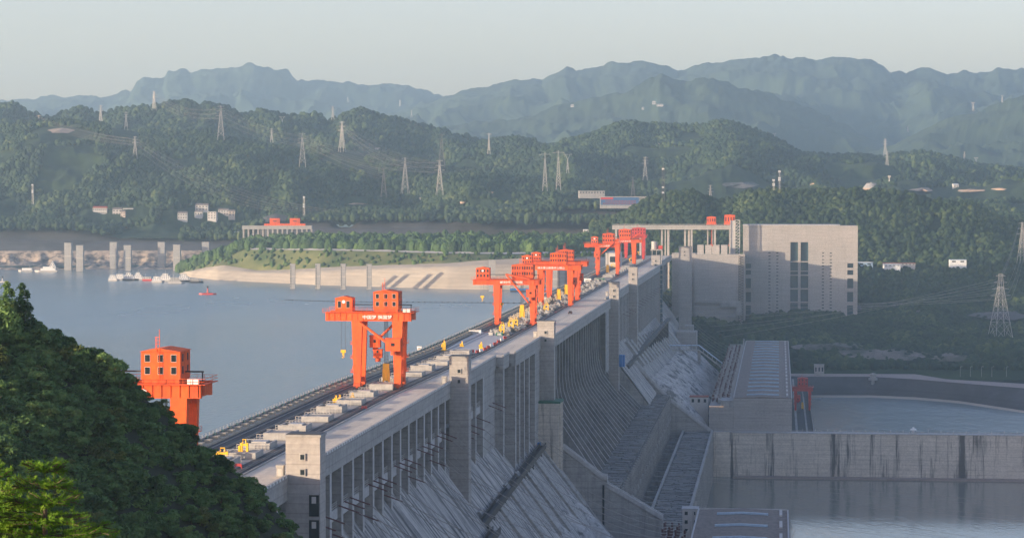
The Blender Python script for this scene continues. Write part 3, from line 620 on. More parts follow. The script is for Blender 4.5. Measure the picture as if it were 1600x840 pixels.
tower(2110, 35.6, 43.4, 10, 195.0, 120); tower(2330, 50.5, 62.5, 12, 197.6, 110)
gl = MB()
for z in np.arange(128, 184, 4.2): gl.box(43.42, 45.2, 2111, 2119, z, z + 3.4)
dpart(gl, 'glazing_strip', M['blueglass'])
t7 = MB(); t7.box(36.8, 41.2, 2500, 2510, 180, 199)
# tank house on the far tower
th_ = MB(); th_.box(33.2, 43.6, 2143.5, 2157, 198.2, 199.4); 
for x in (34.2, 38, 42.4): th_.box(x, x + .7, 2144.5, 2145.2, 186, 198.2)
o = dpart(th_, 'tank_platform', M['conc']); tk = MB(); tk.tube([(36.2, 2150, 199.4), (36.2, 2150, 206.2)], 2.6, 12); tk.build('water_tank', M['galv'], o); MB().box(40, 43.5, 2147, 2152, 199.41, 202.5).build('equipment_box', M['red'], o)
# green-roofed block beside tower three
b = MB(); b.box(33.5, 51.2, 1045, 1062, 60, 158.2); b.box(51.3, 52.2, 1047, 1049, 60, 158); b.box(51.3, 52.2, 1054, 1056, 60, 158); o = dpart(b, 'spillway_abutment', M['conc_wall'])
MB().box(33.3, 52.0, 1044.8, 1062.2, 158.2, 159.0).build('green_roof', M['green'], o)
# training walls with their sloping copings
def twall(s, w, pts, zb, name='training_wall', mat='conc'):
    poly = [(pts[0][0], zb)] + pts + [(pts[-1][0], zb)]
    o = dpart(MB().prism(poly, s, s + w), name, M[mat])
    cp = MB()
    for (t0, z0), (t1, z1) in zip(pts[:-1], pts[1:]):
        for ss in (s - .6, s + w - .5):
            cp.add([(t0, ss, z0 - 1.2), (t1, ss, z1 - 1.2), (t1, ss + 1.1, z1 - 1.2), (t0, ss + 1.1, z0 - 1.2), (t0, ss, z0 + .9), (t1, ss, z1 + .9), (t1, ss + 1.1, z1 + .9), (t0, ss + 1.1, z0 + .9)],
               [(3, 2, 1, 0), (4, 5, 6, 7), (0, 1, 5, 4), (1, 2, 6, 5), (2, 3, 7, 6), (3, 0, 4, 7)])
    cp.build('coping', M['fin'], o); return o
twall(1058, 4, [(52.0, 138.2), (69.2, 125.2), (71.5, 124.8), (71.6, 121.5), (96, 107.5)], 60)
twall(1560, 6, [(44, 150), (76, 116.5), (103.8, 95.5)], 60, mat='conc_clean')
b = MB(); b.box(69.5, 70.3, 1057.2, 1057.9, 60, 121.4); dpart(b, 'wall_joint', M['black'])
# spillway apron: upper slab, row of posts, trough, lower slab
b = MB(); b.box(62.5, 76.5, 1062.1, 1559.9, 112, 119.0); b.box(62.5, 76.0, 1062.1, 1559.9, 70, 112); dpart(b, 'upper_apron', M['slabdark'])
def slats(t0, t1, s0, s1, z, n, seed):
    rg = random.Random(seed); b = MB(); s = s0
    while s < s1 - 3:
        w = rg.uniform(1.2, 3.0); a = t0 + rg.uniform(0, 1.5); 
        while a < t1 - 1:
            e = min(t1, a + rg.uniform(2, 8)); b.box(a, e, s, s + w, z + .0, z + rg.uniform(.3, 1.1)); a = e + rg.uniform(0, 1.2)
        s += w + rg.uniform(.8, 2.4)
    return b
dpart(slats(62.8, 76.3, 1064, 1558, 119.01, 0, 3), 'apron_ribbing', M['rib'])
ps = MB()
for s in np.arange(1066, 1558, 10.0): ps.box(76.55, 77.5, s, s + 1.8, 84, 118)
dpart(ps, 'apron_post', M['conc'])
lm = MB()
for s in np.arange(1075, 1558, 21): lm.box(77.6, 78.3, s, s + 1.2, 105, 107)
dpart(lm, 'apron_bollard', M['fin'])
b = MB(); b.box(76.6, 84.8, 1062.1, 1559.9, 60, 90); dpart(b, 'apron_trough', M['blueglass'])
for s in np.arange(1080, 1555, 23): dpart(MB().box(77.6, 84.7, s, s + 3, 90.01, 93.2), 'trough_baffle', M['conc'])
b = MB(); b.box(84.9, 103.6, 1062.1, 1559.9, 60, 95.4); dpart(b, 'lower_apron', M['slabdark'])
dpart(slats(86.0, 103.2, 1064, 1558, 95.41, 0, 5), 'apron_ribbing', M['rib'])
b = MB(); b.box(84.6, 85.8, 1062.1, 1559.9, 95.41, 96.6); b.box(103.2, 104.4, 1062.1, 1559.9, 60.1, 96.9)
for s in np.arange(1066, 1558, 12): b.box(104.41, 104.9, s, s + 1.5, 62, 96)
dpart(b, 'apron_edge_wall', M['conc_clean'])
# penstocks
def penstock(s, t0, zt, t1, zb, r=7.2, n=14):
    P0 = (t0, zt); pts = []
    for i in range(12):
        w = i / 11; t = t0 + (t1 - t0) * w; z = zt + (zb - zt) * (w ** 1.25); pts.append((t, s, z))
    b = MB(); o_ = len(b.v)
    for i, (t, s_, z) in enumerate(pts):
        d = Vector((pts[min(i + 1, 11)][0] - pts[max(i - 1, 0)][0], 0, pts[min(i + 1, 11)][2] - pts[max(i - 1, 0)][2])).normalized(); nrm = Vector((-d.z, 0, d.x))
        if nrm.z < 0: nrm = -nrm
        for k in range(n + 1):
            a = math.pi * k / n; rr = r * (1 + .03 * math.sin(i * 5 + k)); b.v.append((t + nrm.x * rr * math.sin(a) * 1.05, s_ + rr * 1.25 * math.cos(a), z + nrm.z * rr * math.sin(a) * 1.05 - (2 if k in (0, n) else 0)))
    for i in range(11):
        for k in range(n): a = i * (n + 1) + k; b.f.append((a, a + 1, a + n + 2, a + n + 1))
    b.f.append(tuple(range(n + 1)))
    o = dpart(b, 'penstock', M['pipe']); return o
for s in list(np.arange(768, 1040, 38.3)): penstock(s + 30, 48.5, 117.5, 82, 84)
for s in list(np.arange(600, 760, 38.3)): penstock(s, 60, 122, 88, 84)
for i, s in enumerate(np.arange(1590, 2140, 38.3)): penstock(s, 61, 122 - i * .9, 95, 92 - i * .9, r=7.6)
# panels between penstock heads, raised on the slope below the walkway
for s in list(np.arange(560, 1040, 38.3)) :
    tt = 37
    a1 = 45 if s > 770 else 55; a2 = a1 + 18; q1 = zslope(a1, s + 22); q2 = zslope(a2, s + 22)
    dpart(MB().add([(a1 - 3, s + 22, q1), (a1 - 3, s + 30, q1), (a2 - 3, s + 30, q2), (a2 - 3, s + 22, q2), (a1 + .5, s + 22, q1 + .9), (a1 + .5, s + 30, q1 + .9), (a2 + .5, s + 30, q2 + .9), (a2 + .5, s + 22, q2 + .9)],
        [(3, 2, 1, 0), (4, 5, 6, 7), (0, 1, 5, 4), (1, 2, 6, 5), (2, 3, 7, 6), (3, 0, 4, 7)]), 'slope_buttress', M['conc'])
for s in list(np.arange(1590, 2140, 38.3)):
    a1, a2 = 46, 58; q1 = zslope(a1, s + 12); q2 = zslope(a2, s + 12)
    dpart(MB().add([(a1 - 3, s + 12, q1), (a1 - 3, s + 26, q1), (a2 - 3, s + 26, q2), (a2 - 3, s + 12, q2), (a1 + .4, s + 12, q1 + .8), (a1 + .4, s + 26, q1 + .8), (a2 + .4, s + 26, q2 + .8), (a2 + .4, s + 12, q2 + .8)],
        [(3, 2, 1, 0), (4, 5, 6, 7), (0, 1, 5, 4), (1, 2, 6, 5), (2, 3, 7, 6), (3, 0, 4, 7)]), 'slope_buttress', M['conc_clean'])
# walkways along the slope
b = MB()
for q0, q1 in (((55.0, 640, 139.6), (55.0, 781, 139.6)), ((48.8, 780, 139.6), (44.6, 1044, 139.8))): b.bar(q0, q1, 2.6, h=.4); b.bar((q0[0] - 1.2, q0[1], q0[2] + .8), (q1[0] - 1.2, q1[1], q1[2] + .8), .3, h=1.6); b.bar((q0[0] + 1.2, q0[1], q0[2] + .3), (q1[0] + 1.2, q1[1], q1[2] + .3), .3, h=2.4)
for s in np.arange(650, 1040, 20): b.box((54.5 if s < 780 else 48.3 - (s - 780) * .0159), (55.5 if s < 780 else 49.3 - (s - 780) * .0159), s, s + 1.2, 122, 139.3)
dpart(b, 'slope_walkway', M['darkmetal'])
b = MB(); b.box(50.6, 53.8, 1505, 2080, 140.0, 142.2)
for s in np.arange(1580, 2080, 30): b.box(51.4, 53, s, s + 1.5, 126, 140)
dpart(b, 'slope_walkway', M['darkmetal'])
sw = MB(); p0 = PS(700, 552, 2380)
# small furniture on the slope: blue gate machines
o = dpart(MB().box(52.1, 54, 1432, 1436, 146.5, 153.5).box(52.3, 55, 1438, 1442, 146, 153), 'gate_machine', M['brightblue'])
o = dpart(MB().box(41.0, 43.6, 1040.5, 1044.5, 139.3, 141.4).box(40.6, 42.6, 1037, 1040, 139.3, 140.4), 'gate_machine', M['brightblue'])

# ------------------------------------------------------------ left abutment: approach wall, ship lift, viaduct
ap = empty('approach_wall', DLOC, DAMROT, 'broad blank concrete wall joining the far end of the dam to the ship lift', 'wall')
b = MB(); b.box(38.5, 62, 2452, 2520, 100, 187.2); b.build('wall_panel', M['conc_lift'], ap)
b = MB(); b.box(62, 112.5, 2440, 2500, 100, 186.4); b.build('wall_panel', M['conc_lift'], ap)
b = MB(); b.box(61.8, 112.5, 2439.6, 2441.5, 186.4, 187.6); b.box(38.5, 61.8, 2451.6, 2453, 187.2, 188.4); b.build('parapet', M['conc_clean'], ap)
b = MB(); b.box(62, 109, 2437.5, 2439.9, 138.5, 140.6); b.box(88, 109, 2436.5, 2439.9, 135, 139.5); b.box(104, 109.5, 2435.5, 2439.9, 126, 136.5); b.box(96, 104, 2436.5, 2439.9, 123.5, 125.5); b.build('service_gallery', M['conc'], ap)
b = MB()
for z in np.arange(108, 184, 2.6): b.bar((106.5, 2438.8, z), (110.5, 2438.8, z + 1.3), .35); b.bar((110.5, 2438.8, z + 1.3), (106.5, 2438.8, z + 2.6), .35)
for x in (106.3, 110.7): b.bar((x, 2438.8, 106), (x, 2438.8, 186), .45)
b.build('stair_ladder', M['darkmetal'], ap)
for x0 in (64, 72, 80, 88): 
    MB().box(x0, x0 + 6.4, 2458, 2466, 186.41, 196.5).build('stoplog_stack', M['conc_lift'], ap) if x0 < 100 else None
sl = empty('ship_lift_tower', DLOC, DAMROT, 'huge windowless pale concrete ship lift block with two tall glazed slots', 'tower block')
x0, x1 = 109.6, 226.4; S0 = 2496
def px(u): return PS(u, 400, S0)[0]
def pz(v): return PS(1250, v, S0)[1]
cuts = [(px(1163.5), px(1173.5), [(412, 419), (422.5, 429), (435, 450.5), (456.5, 472), (477.5, 493), (498, 512)]),
        (px(1324), px(1333.5), [(411, 418), (421.5, 429), (434.5, 450), (455.5, 471), (476.5, 492)]),
        (px(1235), px(1247), [(378, 408), (409.5, 423), (424, 429), (430.5, 450), (452, 471), (473, 492), (494, 505)]),
        (px(1251), px(1263), [(378, 408), (409.5, 423), (424, 429), (430.5, 450), (452, 471), (473, 492), (494, 505)])]
top = pz(352.5)
walls = MB(); xs = sorted([x0, x1] + [c for a in cuts for c in a[:2]])
for a, b_ in zip(xs[:-1], xs[1:]):
    slot = [c for c in cuts if abs(c[0] - a) < .01]
    if not slot: walls.box(a, b_, S0, S0 + 9, 96, top)
    else:
        zt = top
        for v0, v1 in slot[0][2]:
            walls.box(a + .001, b_ - .001, S0 + .6 if len(slot[0][2]) == 7 and v0 > 405 else S0 + .003, S0 + 8.99, pz(v0), zt - .002); zt = pz(v1)
        walls.box(a + .001, b_ - .001, S0 + .003, S0 + 8.99, 96, zt - .002)
walls.build('front_wall', M['conc_lift'], sl)
b = MB(); b.box(x0, x1, S0 + 14, S0 + 58, 96, top - .3); b.box(x0, x0 + 3, S0 + 9.01, S0 + 13.99, 96, top - .3); b.box(x1 - 3, x1, S0 + 9.01, S0 + 13.99, 96, top - .3); b.build('tower_core', M['conc_lift'], sl)
for i, c in enumerate(cuts):
    MB().box(c[0] + .1, c[1] - .1, S0 + 4.0, S0 + 4.4, 100, pz(c[2][0][0]) - .2).build('slot_glazing', M['blueglass'], sl)
wn = MB()
for u in (1202.4, 1214.6, 1286, 1298.2):
    v = 395
    while v < 500:
        MBx = px(u); wn.box(MBx - 1.1, MBx + 1.1, S0 - .05, S0 - .004, pz(v) - .5, pz(v) + .45); v += 5.05
wn.build('small_window', M['black'], sl)
b = MB(); b.box(x0 - .3, x0 + 99, S0 - .8, S0 + 58, top, top + .9); b.build('roof_slab', M['fin'], sl)
b = MB(); xa, xb = px(1142), px(1156); za, zb_ = pz(402), pz(344)
for x in (xa, (xa + xb) / 2, xb): b.bar((x, S0 - 14, za - 4), (x, S0 - 14, zb_), .7)
z = za
while z < zb_ - 2: b.bar(((xa + xb) / 2, S0 - 14, z), (xb, S0 - 14, z + 3.2), .5); b.bar(((xa + xb) / 2, S0 - 14, z + 3.2), (xb, S0 - 14, z + 3.2), .5); z += 3.2
b.box(xa, (xa + xb) / 2 - .4, S0 - 13.6, S0 - 12, za - 4, zb_ - .2); b.build('stair_frame', M['galv'], sl)
va = empty('crane_viaduct', DLOC, DAMROT, 'high concrete beam bridge on tall paired piers left of the ship lift', 'viaduct')
SV = 2505
def vx(u, v=380): return PS(u, v, SV)[0]
def vz(v): return PS(1050, v, SV)[1]
b = MB(); b.box(vx(956.5), vx(1143), SV, SV + 10, vz(358.5), vz(352.5)); b.box(vx(956.5), vx(1143), SV - .7, SV + 10.5, vz(353.2) + .01, vz(352)); b.build('deck_beam', M['conc_clean'], va)
for u0, u1, vb in ((961, 964, 400), (966.5, 970, 400), (999, 1002, 404), (1004.5, 1008.5, 404), (1032.5, 1035, 402), (1038, 1040, 402), (1042, 1045.5, 402), (1068.5, 1071.5, 402), (1074.5, 1077.5, 402), (1079, 1082, 402), (1104.5, 1106.5, 402), (1112, 1114, 402), (1115.5, 1118.5, 402), (1139, 1141, 402)):
    MB().box(vx(u0), vx(u1), SV + (1 if int(u0) % 2 else 5), SV + (4.5 if int(u0) % 2 else 8.5), 150, vz(358.5) - .01).build('pier', M['conc_lift'], va)
b = MB(); 
for u in np.arange(958, 1142, 2.2): b.bar((vx(u), SV - .5, vz(352)), (vx(u), SV - .5, vz(350.3)), .25)
b.bar((vx(957), SV - .5, vz(350.4)), (vx(1142), SV - .5, vz(350.4)), .25); b.build('railing', M['galv'], va)

# ------------------------------------------------------------ river side: guide wall, powerhouses
gw = empty('river_guide_wall', DLOC, DAMROT, 'long stained concrete guide wall crossing the river below the spillway', 'wall')
b = MB(); b.box(104.5, 560, 1566.5, 1573.5, 60, 94.4); b.build('wall_face', M['conc_wall'], gw)
b = MB(); b.box(104.5, 117, 1564.5, 1566.45, 60, 95.1); b.build('end_pier', M['conc_wall'], gw)
b = MB(); b.box(117.2, 560, 1558.5, 1566.4, 60, 67.0); b.build('sediment_ledge', M['sediment'], gw)
b = MB(); b.box(104.5, 560, 1566.2, 1573.8, 94.41, 95.0); b.build('coping', M['fin'], gw)
b = MB()
for x in np.arange(106, 558, 4.0): b.bar((x, 1566.6, 95), (x, 1566.6, 96.6), .25)
for z in (95.9, 96.5): b.bar((105, 1566.6, z), (558, 1566.6, z), .2)
for x in np.arange(106, 558, 8.0): b.bar((x, 1567.6, 95), (x, 1567.6, 97.3), .35)
b.build('railing', M['galv'], gw)
lb = MB(); xx = PS(1427, 680, 1570)[0]; lb.tube([(xx, 1570, 95), (xx, 1570, 97.2)], .9, 10).tube([(xx, 1570, 97.2), (xx, 1570, 98.2)], [2.2, 1.6], 12).tube([(xx, 1570, 98.2), (xx, 1570, 99.0)], .7, 8)
lo = lb.build('navigation_beacon', M['white'], None, DLOC, DAMROT); tag(lo, 'small white mushroom-shaped beacon on top of the river guide wall', 'beacon')

def powerhouse(s0, s1, label, roofz=117.0, t0=117.2, t1=155.0, strips=18, base=60, pitch=.8):
    ph = empty('powerhouse', DLOC, DAMROT, label, 'powerhouse')
    MB().box(t0, t1, s0, s1, base, roofz - .9).build('hall_wall', M['conc_lift'], ph)
    b = MB(); tm = (t0 + t1) / 2; b.prism([(t0 + .4, roofz - .88), (t1 - .4, roofz - .88), (t1 - .4, roofz - .5), (tm, roofz - .5 + pitch), (t0 + .4, roofz - .5)], s0 + .5, s1 - .5); b.build('roof', M['roof'], ph)
    b = MB(); b.box(t0 - .2, t0 + .4, s0 - .1, s1, roofz - .9, roofz); b.box(t1 - .4, t1 + .2, s0 - .1, s1, roofz - .9, roofz); b.box(t0 + .41, t1 - .41, s1 - .5, s1 + .1, roofz - .9, roofz + .2); b.build('parapet', M['fin'], ph)
    st_ = (s1 - s0) / strips
    for i in range(strips):
        s = s0 + st_ * (i + .45); o = roofz - .48; x0_, x1_ = tm - 10.5, tm + 10.5
        b = MB(); dz = pitch * (10.5 / (tm - t0)); b.add([(x0_, s, o + pitch - dz + .05), (tm, s, o + pitch + .05), (x1_, s, o + pitch - dz + .05), (x0_, s + 1.2, o + pitch - dz + .05), (tm, s + 1.2, o + pitch + .05), (x1_, s + 1.2, o + pitch - dz + .05),
              (x0_, s, o + pitch - dz + .9), (tm, s, o + pitch + .9), (x1_, s, o + pitch - dz + .9), (x0_, s + 1.2, o + pitch - dz + .9), (tm, s + 1.2, o + pitch + .9), (x1_, s + 1.2, o + pitch - dz + .9)],
              [(0, 1, 7, 6), (1, 2, 8, 7), (3, 9, 10, 4), (4, 10, 11, 5), (6, 7, 10, 9), (7, 8, 11, 10), (0, 6, 9, 3), (2, 5, 11, 8)])
        b.build('skylight', M['skylight'], ph)
        MB().box(t1 - 3.6, t1 - 2.4, s, s + st_ * .5, o + .02, o + .6).build('roof_vent', M['tile'], ph)
    return ph
powerhouse(1575, 2175, 'long flat-roofed powerhouse beyond the guide wall with a ladder of pale skylights')
ph2 = powerhouse(560, 1018, 'dark tiled powerhouse roof with blue skylights at the bottom edge of the view', roofz=117.0, t0=113.0, t1=150.4, strips=13)
# annexe with transformers between dam and powerhouse
an = empty('transformer_deck', DLOC, DAMROT, 'concrete annexe roof crowded with switchgear between the dam and the far powerhouse', 'building')
MB().box(101.4, 117.1, 1575, 2170, 60, 110.4).build('annexe_wall', M['conc_lift'], an)
MB().box(101.3, 117.0, 1640, 2170, 110.41, 110.8).build('annexe_roof', M['galv'], an)
rg = random.Random(5); i = 0
for s in np.arange(1600, 2165, 11.0):
    b = MB(); b.bar((115.8, s, 110.8), (115.8, s, 110.8 + rg.uniform(7, 12)), .55); b.build('mast', M['fin'], an)
b = MB()
for s in np.arange(1605, 2160, 7.0):
    for t in (103, 106, 109.5, 112.5):
        if rg.random() < .8: h = rg.uniform(2.0, 5.5); b.tube([(t + rg.uniform(-.8, .8), s, 110.8), (t, s, 110.8 + h)], .55, 6)
b.build('insulator_column', M['insul'], an)
b = MB()
for s in np.arange(1600, 2160, 13.0): b.box(102.5, 115, s, s + .4, 114.2, 114.7); b.box(104 + rg.uniform(0, 4), 108 + rg.uniform(0, 4), s + 3, s + 8, 110.81, 113)
b.build('busbar', M['galv'], an)
b = MB()
for k_ in range(12): b.box(101.6 + k_ * .8, 101.85 + k_ * .8, 1574.5, 1574.8, 110.6, 110.9)
em = bpy.data.materials.new('lamp_glow'); em.use_nodes = True; em.node_tree.nodes['Principled BSDF'].inputs['Emission Color'].default_value = (1, .55, .2, 1); em.node_tree.nodes['Principled BSDF'].inputs['Emission Strength'].default_value = 0.8
b.build('deck_lamp', em, an)
MB().box(109, 117.1, 1575.1, 1600, 110.42, 114.6).build('plant_room', M['conc'], an)
# tail deck by the river with the red gantry crane
td = MB().box(155.3, 171.5, 1575, 2215, 60, 80); o = td.build('tailrace_deck', M['asphalt'], None, DLOC, DAMROT); tag(o, 'dark narrow deck along the river side of the far powerhouse', 'deck')
rr_ = MB(); rr_.box(158.6, 160.2, 1576, 2210, 80.01, 80.3); rr_.box(166, 167.2, 1576, 2210, 80.01, 80.3); rr_.box(171.0, 171.5, 1576, 2210, 80.01, 81.2); r2 = rr_.build('deck_rail', M['conc'], o)
# covered footbridge
p = [PS(1062, 541, 2010), PS(1092, 541, 2010), PS(1134, 573, 2010)]
fb = empty('covered_footbridge', DLOC, DAMROT, 'covered footbridge with a pale blue roof dropping from the dam to the powerhouse', 'footbridge')
b = MB(); b2 = MB(); b3 = MB(); P3 = [(55, 2010, p[0][1] - 3)] + [(a, 2010, z - 3) for a, z in p]
for q0, q1 in zip(P3[:-1], P3[1:]):
    b.bar(q0, q1, 6, h=.8); b2.bar((q0[0], q0[1], q0[2] + 4), (q1[0], q1[1], q1[2] + 4), 7, h=.5)
    n = 6
    for i in range(n + 1):
        w = i / n; c = [q0[k] * (1 - w) + q1[k] * w for k in range(3)]
        for dy in (-2.8, 2.8): b3.bar((c[0], c[1] + dy, c[2]), (c[0], c[1] + dy, c[2] + 4), .3)
b.build('deck', M['galv'], fb); b2.build('roof', M['skylight'], fb); b3.build('post', M['galv'], fb)
MB().box(p[1][0] - 1, p[1][0] + 1.5, 2008, 2012, 85, p[1][1] - 3.5).build('pier', M['conc'], fb)
# abutment block at the far end of the slope with bushes
b = MB(); b.box(54, 72, 2200, 2230, 80, 123); b.box(60, 68, 2231, 2250, 80, 127); o = b.build('abutment_block', M['conc_lift'], None, DLOC, DAMROT); tag(o, 'stepped concrete abutment block at the foot of the blank wall', 'block')
# small plant buildings
def hut(name, s, t, z, w, d, h, label, wall='tile', roof='redroof', rows=1, cols=3, cat='building', pitched=True, zb=0.0):
    e = empty(name, WD(s, t, z), DAMROT, label, cat)
    MB().box(-w / 2, w / 2, 0, d, -zb, h).build('wall', M[wall], e)
    rb = MB()
    if pitched: rb.prism([(-w / 2 - .4, h + .01), (w / 2 + .4, h + .01), (0, h + w * .16)], -.4, d + .4)
    else: rb.box(-w / 2 - .3, w / 2 + .3, -.3, d + .3, h + .01, h + .5)
    rb.build('roof', M[roof], e)
    for r_ in range(rows):
        for c in range(cols):
            x = -w / 2 + (c + .5) * w / cols; zz = h * (r_ + .38) / rows
            MB().box(x - w / cols * .2, x + w / cols * .2, -.06, -.004, zz, zz + h / rows * .4).build('window', M['glass'], e)
    return e
p = PS(1092, 633, 1600); hut('plant_building', 1600, p[0], p[1], 12, 10, 5.5, 'small white building with a dark red roof at the foot of the penstocks', roof='redroof', cols=3, pitched=False, zb=20)
p = PS(1076, 837, 1020); hut('plant_building', 1022, p[0] + .5, p[1], 6.5, 8, 11, 'narrow white plant building beside the nearer powerhouse roof', roof='fin', rows=3, cols=2, pitched=False, zb=40)
p = PS(1280, 585, 2230); hut('gate_house', 2232, p[0], 82.1, 9, 6, 9.5, 'small grey concrete gate house on the river road', wall='conc_lift', roof='conc_clean', rows=1, cols=3, pitched=False)
sw_ = empty('switchgear_yard', DLOC, DAMROT, 'bare switchgear posts and busbars beside the nearer powerhouse', 'switchgear')
MB().box(97, 112.8, 700, 1056, 60, 101).build('yard_slab', M['conc'], sw_)
b = MB(); rg = random.Random(9)
for s in np.arange(860, 1050, 9.0):
    for t in (97.6, 100.5, 103.5, 107): b.tube([(t, s, 101), (t, s, 101 + rg.uniform(4, 7.5))], .5, 6)
b.build('insulator_column', M['insul'], sw_)
b = MB()
for s in np.arange(860, 1050, 9.0): b.bar((97.6, s, 107), (112, s, 106.4), .25)
for s in np.arange(860, 1050, 30.0): b.bar((111, s, 101), (111, s, 117), .7)
b.build('busbar', M['galv'], sw_)
# intake column in front of the dark river wall
c0 = PZ(1361, 615, 66); tb = MB(); tb.tube([(0, 0, -6), (0, 0, 13.5)], 1.8, 12).tube([(0, 0, 13.5), (0, 0, 15.5)], [4.2, 4.2], 12).tube([(0, 0, 15.5), (0, 0, 19)], 3.0, 12).tube([(0, 0, 19), (0, 0, 20)], [3.6, 1.0], 12)
o = tb.build('gauge_tower', M['conc_clean'], None, (c0[0], c0[1] - 12, 66)); tag(o, 'slim round gauging tower with a capped head in front of the dark river wall', 'tower')
# ------------------------------------------------------------ gantry cranes on the crest
def solidtext(body, size, mat, parent, loc, name='lettering', depth=0.06, width=None):
    c = bpy.data.curves.new(name, 'FONT'); c.body = body; c.size = size; c.extrude = depth; c.align_x = 'LEFT'; c.offset = size * .012
    tmp = bpy.data.objects.new('tmp', c); COL.objects.link(tmp); bpy.context.view_layer.update()
    me = bpy.data.meshes.new_from_object(tmp); bpy.data.objects.remove(tmp)
    if width and len(me.vertices):
        xs = [v.co.x for v in me.vertices]; k = width / max(.01, max(xs) - min(xs))
        for v in me.vertices: v.co.x *= k
    me.materials.clear(); me.materials.append(mat); me.name = name
    o = bpy.data.objects.new(name, me); COL.objects.link(o); o.parent = parent; o.location = loc; o.rotation_euler = (R(90), 0, 0)
    return o
def house(parent, x0, x1, y0, y1, z0, z1, mat, rows, cols, name='machine_house', emblem=False, side=True):
    h = MB(); zr = z1 - .35; h.box(x0, x1, y0, y1, z0, zr); o = h.build(name, mat, parent)
    r = MB(); ym = (x0 + x1) / 2; r.add([(x0 - .3, y0 - .3, zr + .01), (x1 + .3, y0 - .3, zr + .01), (x1 + .3, y1 + .3, zr + .01), (x0 - .3, y1 + .3, zr + .01), (ym, y0 - .3, z1 + .35), (ym, y1 + .3, z1 + .35)], [(0, 1, 4), (2, 3, 5), (1, 2, 5, 4), (3, 0, 4, 5), (3, 2, 1, 0)]); r.build('house_roof', mat, o)
    w = (x1 - x0) / cols; hh = (zr - z0 - .6) / rows
    def win(a, b, c, d, side_=False):
        f = MB(); g_ = MB()
        if not side_: f.box(a - .1, b + .1, y0 - .06, y0 - .003, c - .1, d + .1); g_.box(a, b, y0 - .08, y0 - .062, c, d)
        else: f.box(x1 + .003, x1 + .06, a - .1, b + .1, c - .1, d + .1); g_.box(x1 + .062, x1 + .08, a, b, c, d)
        q = f.build('window', M['tile'] if rows < 2.5 and cols <= 3 else mat, o); g_.build('pane', M['glass'], q) if False else None
        q2 = g_.build('window', M['glass'], o)
    for r_ in range(rows):
        for c in range(cols):
            cx = x0 + (c + .5) * w; zz = z0 + .6 + r_ * hh + hh * .2; ww = min(.5, w * .26)
            MB().box(cx - ww - .07, cx + ww + .07, y0 - .06, y0 - .003, zz - .07, zz + hh * .55 + .07).build('window_frame', M['tile'] if cols <= 3 else mat, o)
            MB().box(cx - ww, cx + ww, y0 - .08, y0 - .062, zz, zz + hh * .55).build('window', M['glass'], o)
    if side:
        n = max(1, int((y1 - y0) / 3))
        for r_ in range(rows):
            for c in range(n):
                cy = y0 + (c + .5) * (y1 - y0) / n; zz = z0 + .6 + r_ * hh + hh * .2
                MB().box(x1 + .003, x1 + .05, cy - .45, cy + .45, zz, zz + hh * .6).build('window', M['glass'], o)
    if emblem: e = MB(); e.tube([((x0 + x1) / 2, y0 - .12, z1 - 1.5), ((x0 + x1) / 2, y0 - .03, z1 - 1.5)], .55, 14); e.build('round_emblem', M['white'], o)
    # mast and ladder on the roof
    return o
